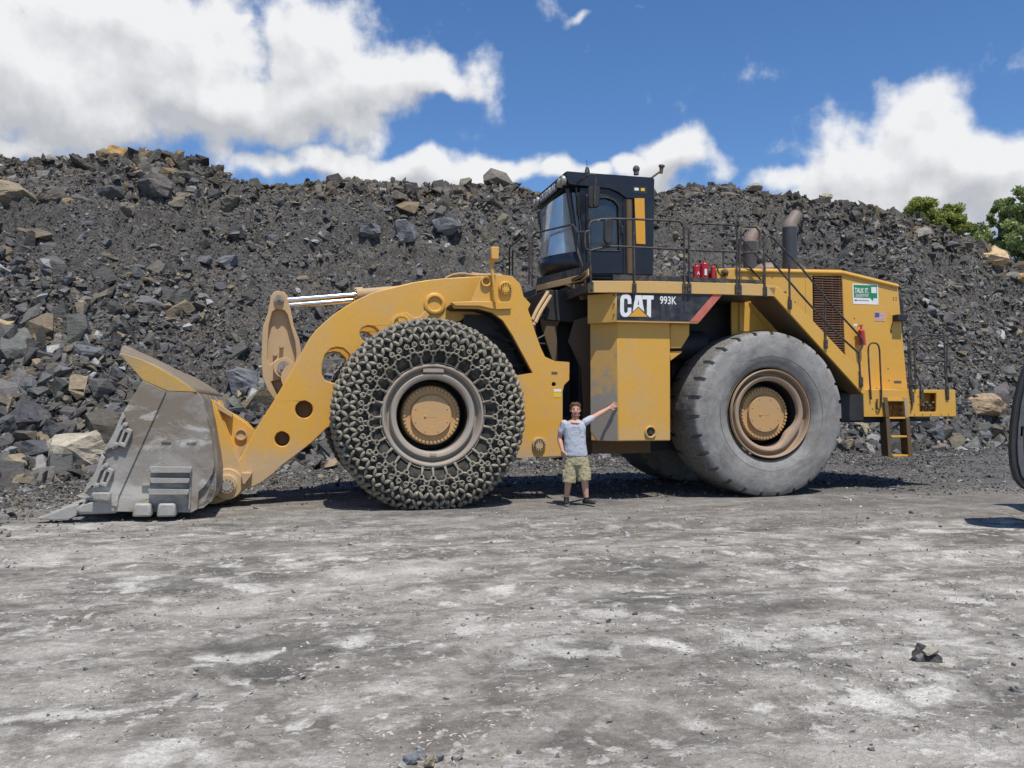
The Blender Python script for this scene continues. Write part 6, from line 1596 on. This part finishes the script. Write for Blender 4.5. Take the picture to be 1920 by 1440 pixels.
# ladder: two channel stiles and rungs
lad = MB(); Lw = RW - .04
def stile(x0, x1, y0, y1, off):
    a, b = V(x0, y0, Lw), V(x1, y1, Lw)
    m = MB(); m.prism([(a[0] - .04, a[2]), (a[0] + .04, a[2]), (b[0] + .04, b[2]), (b[0] - .04, b[2])], Lw - .02, Lw + .002)
    m.prism([(a[0] + .026, a[2] - .003), (a[0] + .04, a[2] - .003), (b[0] + .04, b[2] + .003), (b[0] + .026, b[2] + .003)], Lw + .003, Lw + .26); return m
ladder = stile(1659.5, 1663, 745, 783, 0).build('ladder', 'dusty_dark', root, bevel=.004)
stile(1697, 1700, 745, 783, 0).build('stile', 'dusty', ladder, bevel=.004)
stile(1663.5, 1668, 784, 856, 0).build('stile', 'dusty_dark', ladder, bevel=.004); stile(1701, 1706, 784, 855, 0).build('stile', 'dusty_dark', ladder, bevel=.004)
for (x0, x1, y) in ((1667, 1703, 782), (1671, 1707, 817), (1674, 1710, 853), (1664, 1700, 749)):
    a, b = V(x0, y, Lw), V(x1, y, Lw); m = MB(); m.box(a[0], b[0], Lw - .01, Lw + .22, a[2] - .035, a[2]); m.build('rung', 'hood_yellow', ladder, bevel=.006)
rail([(RW - .03, [(1633.5, 749), (1630, 700), (1627.5, 652), (1632, 643), (1644, 643), (1649, 652), (1651, 700), (1653, 742), (1652, 762), (1648, 769), (1644, 765), (1645, 748)])], 'grab_rail', .016, par=root)
rw = RW - .02
rail([(rw, [(1727.5, 745), (1726, 722), (1722, 710), (1716, 700)]), (rw, [(1709, 768), (1711, 758), (1707, 735), (1704, 700), (1703, 640)]), (rw, [(1717, 729), (1714, 634), (1723, 628), (1775, 629)]),
      (rw, [(1775.5, 746), (1772, 690), (1770.5, 631)]), (rw, [(1715, 682), (1772, 676)]), (rw, [(1715, 638), (1771, 632)]), (rw, [(1709.5, 735), (1706, 640), (1714, 634)])], 'rear_railing', .018)
rail([(mir(RW), [(1720, 674), (1780, 676)]), (mir(RW), [(1778, 629), (1775, 676), (1775, 720)])], 'rear_railing', .018)
for (x, y) in ((1727.5, 738), (1775.5, 740), (1710, 745)): m = MB(); a = V(x, y, RW); m.obox((a[0], RW - .01, a[2]), (.035, 0, 0), (0, .012, 0), (0, 0, .10)); m.build('post_clamp', 'rail', root)

# ------------------------------------------------------------------ the man
YM = 14.0
man0 = Vector((W(1082, 945, YM).x, YM, .03))
man = empty('person', man0); tag(man, 'bearded man in grey t-shirt and khaki shorts leaning one hand on the tank', 'person')
def Q(px, py, dy=0.0): return W(px, py, YM + dy) - man0
def capsule(m, a, b, ra, rb, n=14):
    a, b = Vector(a), Vector(b); m.sphere(a, ra, n, 10); m.sphere(b, rb, n, 10); m.cyl(a, b, ra, rb, n)
def loft(m, rings, n=20):
    """rings: (centre, rx, ry) ellipses stacked; rx across, ry front to back"""
    o = len(m.v)
    for c, rx, ry in rings:
        for k in range(n):
            a = 2 * math.pi * k / n; ca, sa = math.cos(a), math.sin(a); pw = .85
            m.v.append((c[0] + rx * math.copysign(abs(ca) ** pw, ca), c[1] + ry * math.copysign(abs(sa) ** pw, sa), c[2]))
    for j in range(len(rings) - 1):
        for k in range(n):
            k2 = (k + 1) % n; m.f.append((o + j * n + k, o + j * n + k2, o + (j + 1) * n + k2, o + (j + 1) * n + k))
    m.f.append(tuple(o + k for k in range(n - 1, -1, -1))); m.f.append(tuple(o + (len(rings) - 1) * n + k for k in range(n)))
def remesh(o, vox, smooth=4, fac=.5, disp=None):
    r = o.modifiers.new('remesh', 'REMESH'); r.mode = 'VOXEL'; r.voxel_size = vox; r.use_smooth_shade = True
    if smooth: s = o.modifiers.new('smooth', 'SMOOTH'); s.iterations = smooth; s.factor = fac
    if disp:
        t = bpy.data.textures.new('folds', 'CLOUDS'); t.noise_scale = disp[1]; t.noise_depth = 2
        d = o.modifiers.new('folds', 'DISPLACE'); d.texture = t; d.strength = disp[0]; d.mid_level = .5; d.texture_coords = 'LOCAL'
hd = Q(1079, 769); hr = .112
shR, shL = Q(1056, 793), Q(1100, 790)
elR, elL = Q(1049, 823, .05), Q(1120, 778, .22)
wrR, wrL = Q(1055, 846, -.04), Q(1141.5, 765.5, .44)
hipR, hipL = Q(1070, 862), Q(1091, 862)
knR, knL = Q(1066.5, 897, -.02), Q(1095.5, 895, -.02)
anR, anL = Q(1062, 935, .02), Q(1099.5, 935.5, .0)
B = MB()
# head: cranium, jaw, nose, ears, neck
B.sphere(hd + Vector((0, .01, .030)), .088, 18, 12, (.90, 1.08, 1.05)); B.sphere(hd + Vector((0, -.022, -.030)), .070, 16, 10, (.92, 1.0, 1.15)); B.sphere(hd + Vector((0, -.050, -.085)), .032, 12, 8, (1.1, .9, .8))
B.cyl(hd + Vector((0, -.085, .012)), hd + Vector((0, -.108, -.024)), .010, .017, 8); B.sphere(hd + Vector((0, -.104, -.026)), .017, 8, 6)
for s in (-1, 1): B.sphere(hd + Vector((s * .083, .008, -.005)), .026, 10, 8, (.35, .7, 1.15)); B.sphere(hd + Vector((s * .045, -.068, -.022)), .024, 10, 8)
B.cyl(hd + Vector((0, .012, -.05)), Q(1078.3, 788), .052, .060, 14); B.cyl(Q(1078.3, 787.5), Q(1078, 793), .062, .13, 14); 
loft(B, [(Q(1078, 787), .075, .06), (Q(1078, 792), .155, .088), (Q(1078, 800), .168, .104), (Q(1078, 815), .162, .112), (Q(1079, 832), .160, .115), (Q(1080, 848), .165, .115), (Q(1080.5, 862), .172, .115), (Q(1080.5, 870), .15, .10)])
for s, e, w_ in ((shR, elR, wrR), (shL, elL, wrL)):
    capsule(B, s, e, .050, .041); m_ = e.lerp(w_, .3); capsule(B, e, m_, .041, .042); capsule(B, m_, w_, .042, .027)
for h_, k_, a_ in ((hipR, knR, anR), (hipL, knL, anL)):
    capsule(B, h_, k_, .092, .062); cf_ = k_.lerp(a_, .32) + Vector((0, .015, 0)); capsule(B, k_, cf_, .058, .060); capsule(B, cf_, a_, .060, .037)
# hands
def hand(B, wr_, d, side, nrm_, fl, curl):
    """d: direction of the fingers, side: towards the thumb, nrm_: back of the hand"""
    d, side, nrm_ = d.normalized(), side.normalized(), nrm_.normalized()
    pc = wr_ + d * .050
    for t in (-.028, -.010, .010, .028): capsule(B, wr_ + side * t * .6, wr_ + d * .088 + side * t, .015, .013, 8)
    for t, l in zip((-.033, -.011, .011, .032), fl):
        dd = (d + side * t * 9 * (.12 if curl > .3 else .7) / .1 * .1).normalized(); a = wr_ + d * .088 + side * t * 1.05; b = a + (dd - nrm_ * curl * .4).normalized() * l * .45
        c = b + (dd - nrm_ * curl * 1.3).normalized() * l * .32; e = c + (dd * (1 - curl) - nrm_ * curl * 1.8).normalized() * l * .26
        capsule(B, a, b, .0105, .0095, 8); capsule(B, b, c, .0095, .0088, 8); capsule(B, c, e, .0088, .0075, 8)
    a = wr_ + d * .025 + side * .022; b = a + (side * .9 + d * .7).normalized() * .042; c = b + (side * .35 + d).normalized() * .034
    capsule(B, a, b, .016, .012, 8); capsule(B, b, c, .012, .010, 8)
hand(B, wrL, Vector((.30, .06, .16)) , Vector((.5, .1, -.9)), Vector((-.55, -.75, .1)), (.062, .078, .084, .072), .05)
hand(B, wrR, Vector((.16, -.10, -.45)), Vector((.55, -.75, .1)), Vector((-.8, -.5, -.1)), (.058, .070, .076, .068), .55)
body = B.build('body', 'skin', man); remesh(body, .0065, 3, .5)
# clothes
S_ = MB()
loft(S_, [(Q(1078, 788.3), .068, .066), (Q(1078, 790.5), .13, .088), (Q(1078, 794), .166, .102), (Q(1077.5, 801), .186, .120), (Q(1077.5, 815), .178, .130), (Q(1078, 832), .180, .136), (Q(1079, 844), .190, .138), (Q(1079.5, 853), .197, .138), (Q(1079.5, 855), .193, .136)])
capsule(S_, shR + Vector((.018, 0, -.010)), shR.lerp(elR, .55) , .061, .059); capsule(S_, shL + Vector((-.02, 0, -.008)), shL.lerp(elL, .42), .062, .060)
shirt = S_.build('shirt', 'shirt', man); remesh(shirt, .008, 3, .5, (.014, .06))
T = MB()
loft(T, [(Q(1080, 850), .176, .122), (Q(1080.3, 856), .186, .128), (Q(1080.5, 864), .194, .132), (Q(1081, 872), .19, .13)])
for h_, k_, sx_ in ((hipR, knR, 0), (hipL, knL, 0)):
    e = k_ + Vector((0, 0, -.07 if h_ is hipR else -.055)); capsule(T, h_ + Vector((0, 0, -.02)), h_.lerp(e, .5), .112, .114, 18); T.cyl(h_.lerp(e, .5), e, .114, .112, 18)
    sd = -1 if h_ is hipR else 1; T.obox(h_.lerp(e, .62) + Vector((sd * .092, -.02, 0)), (.024, 0, 0), (0, .05, 0), (0, 0, .065))
sho = T.build('shorts', 'shorts', man); remesh(sho, .008, 2, .5, (.020, .05))
# hair, beard, features
H = MB(); H.sphere(hd + Vector((0, .020, .052)), .093, 20, 14, (.93, 1.06, .86)); H.sphere(hd + Vector((0, -.020, .088)), .066, 16, 10, (1.05, .9, .62))
for k in range(26):
    a = random.uniform(0, 6.28); e = random.uniform(.2 if math.sin(a) > 0 else .75, 1.2); p = hd + Vector((math.cos(a) * math.cos(e) * .088, .02 + math.sin(a) * math.cos(e) * .092, .050 + math.sin(e) * .074))
    H.sphere(p, random.uniform(.014, .021), 8, 6)
for s in (-1, 1): H.sphere(hd + Vector((s * .076, .0, .02)), .024, 8, 6, (.5, 1, 1.5))
hair = H.build('hair', 'hair', man); remesh(hair, .006, 1)
H = MB(); 
for k in range(13):
    a = -1.5 + 3.0 * k / 12; p = hd + Vector((math.sin(a) * .056, -.018 - math.cos(a) * .046, -.080 - .014 * math.cos(a))); H.sphere(p, .019, 8, 6)
for s in (-1, 0, 1): H.sphere(hd + Vector((s * .016, -.088, -.044)), .009, 8, 6, (1.3, .7, .5))
H.sphere(hd + Vector((0, -.078, -.088)), .026, 10, 8)
be = H.build('beard', 'beard', man); remesh(be, .006, 1)
H = MB()
for s in (-1, 1): H.sphere(hd + Vector((s * .032, -.087, .006)), .0095, 8, 6, (1.3, .6, .6)); 
H.build('eyes', 'eye', man)
H = MB()
for s in (-1, 1): H.tube([hd + Vector((s * .016, -.094, .024)), hd + Vector((s * .034, -.092, .029)), hd + Vector((s * .052, -.080, .023))], .0055, 6)
H.build('eyebrows', 'beard', man)
H = MB(); H.tube([hd + Vector((-.027, -.088, -.056)), hd + Vector((-.012, -.096, -.062)), hd + Vector((.012, -.096, -.062)), hd + Vector((.027, -.088, -.056))], .0045, 6); H.build('lips', 'lip', man)
# printed lines across the chest
H = MB(); rj = random.Random(12)
for k in range(5):
    zz = Q(1078, 799 + k * 3.6).z
    x = -.10 + .02 * abs(k - 2)
    while x < .10 - .02 * abs(k - 2):
        l = rj.uniform(.012, .030); H.obox((Q(1079, 800).x + x + l / 2, -.124 + .9 * (x + l / 2) ** 2, zz + rj.uniform(-.003, .003)), (l / 2 * .8, 0, 0), (0, .006, 0), (0, 0, .0045)); x += l + .006
H.build('shirt_print', 'print', shirt)
# shoes
for an, dirv in ((anR, Vector((-.05, -1, 0))), (anL, Vector((.62, -.78, 0)))):
    dirv.normalize(); b = Vector((an.x, an.y, .0)); sd = Vector((-dirv.y, dirv.x, 0)); m = MB()
    zc = .042
    m.sphere(b - dirv * .045 + Vector((0, 0, zc)), .042, 12, 8, (1, 1, .95)); capsule(m, b - dirv * .03 + Vector((0, 0, zc)), b + dirv * .10 + Vector((0, 0, zc - .004)), .042, .040); capsule(m, b + dirv * .10 + Vector((0, 0, .036)), b + dirv * .17 + Vector((0, 0, .030)), .042, .032)
    m.cyl(b + Vector((0, 0, .04)), b + Vector((an.x * 0, 0, .115)), .047, .043, 14)
    sh_ = m.build('shoe', 'shoe', man); remesh(sh_, .006, 2)
    m = MB(); n0 = 20; 
    for zz in (.0, .018):
        for k in range(n0):
            a = 2 * math.pi * k / n0; p = b + dirv * (.062 + math.cos(a) * .140) + sd * math.sin(a) * (.044 + .006 * math.cos(a)); m.v.append((p.x, p.y, zz - .004))
    m.f += [tuple(range(n0 - 1, -1, -1)), tuple(range(n0, 2 * n0))] + [(k, (k + 1) % n0, n0 + (k + 1) % n0, n0 + k) for k in range(n0)]
    m.build('sole', 'sole', sh_)

# ------------------------------------------------------------------ pickup beyond the right edge: only its open door reaches into the picture
truck = empty('pickup_truck', (7.15, 11.0, .02), R(0)); tag(truck, 'dark vehicle cut by the right edge, only its open black-rimmed door in view', 'pickup truck')
def Tq(px, py, Y=10.9): p = W(px, py, Y); return (p.x - 7.15, p.z - .02)
door_px = [(1975, 640), (1945, 652), (1924, 676), (1910, 712), (1900, 755), (1894, 800), (1892, 840), (1894, 872), (1900, 896), (1910, 910), (1924, 917), (2010, 920), (2030, 905), (2040, 640)]
win_px = [(1976, 662), (1950, 672), (1932, 700), (1920, 745), (1914, 790), (1960, 790), (2020, 790), (2025, 662)]
low_px = [(1912, 800), (1911, 835), (1915, 865), (1925, 890), (2000, 895), (2012, 800)]
m = MB(); m.prism([Tq(*p) for p in door_px], -.16, -.06, [[Tq(*p) for p in win_px]]); d_ = m.build('door', 'cab_black', truck, bevel=.02)
m = MB(); m.prism([Tq(*p) for p in win_px], -.12, -.115); m.build('window', 'glass', d_)
m = MB(); dp = [Tq(*p) for p in door_px]; m.tube([(u, -.165, z) for u, z in dp], .028, 8, closed=True); m.build('rubber_seal', 'black', d_)
inn3 = [Tq(960 + (p[0] - 1975) * .93 + 1015 + 3, 780 + (p[1] - 780) * .95) for p in door_px]
m = MB(); m.prism(inn3, -.18, -.161, [[Tq(*p) for p in win_px], [Tq(*p) for p in low_px]]); m.build('inner_trim', 'dashgrey', d_, bevel=.01)
m = MB(); m.prism([Tq(*p) for p in low_px], -.162, -.1605); m.build('door_pocket', 'black', d_)
# cab body and wheels (outside the frame)
m = MB(); m.prism([(.75, .55), (5.8, .55), (5.9, 1.2), (4.2, 1.25), (3.4, 1.32), (2.6, 1.95), (1.2, 2.0), (.75, 1.9)], .1, 1.9); m.build('body', 'cab_black', truck, bevel=.08)
m = MB(); m.prism([(1.35, 1.32), (2.85, 1.30), (2.45, 1.82), (1.45, 1.86)], .085, .097); m.build('side_window', 'windscreen', truck, bevel=.004)
m = MB(); m.prism([(.9, .40), (5.7, .40), (5.7, .54), (.9, .54)], .14, 1.86); m.build('sill', 'black', truck, bevel=.02)
m = MB(); m.box(2.3, 2.5, .07, .098, 1.12, 1.15); m.build('door_handle', 'black', truck, bevel=.005)
for (u, w) in ((1.4, .15), (4.8, .15), (1.4, 1.85), (4.8, 1.85)):
    m = MB(); m.lathe([(.2, -.12), (.36, -.12), (.40, -.08), (.40, .08), (.36, .12), (.2, .12)], n=28, closed=True); m.cyl((0, -.08, 0), (0, .08, 0), .21, n=20); o = m.build('wheel', 'rubber_dark', truck); o.location = (u, w, .40)
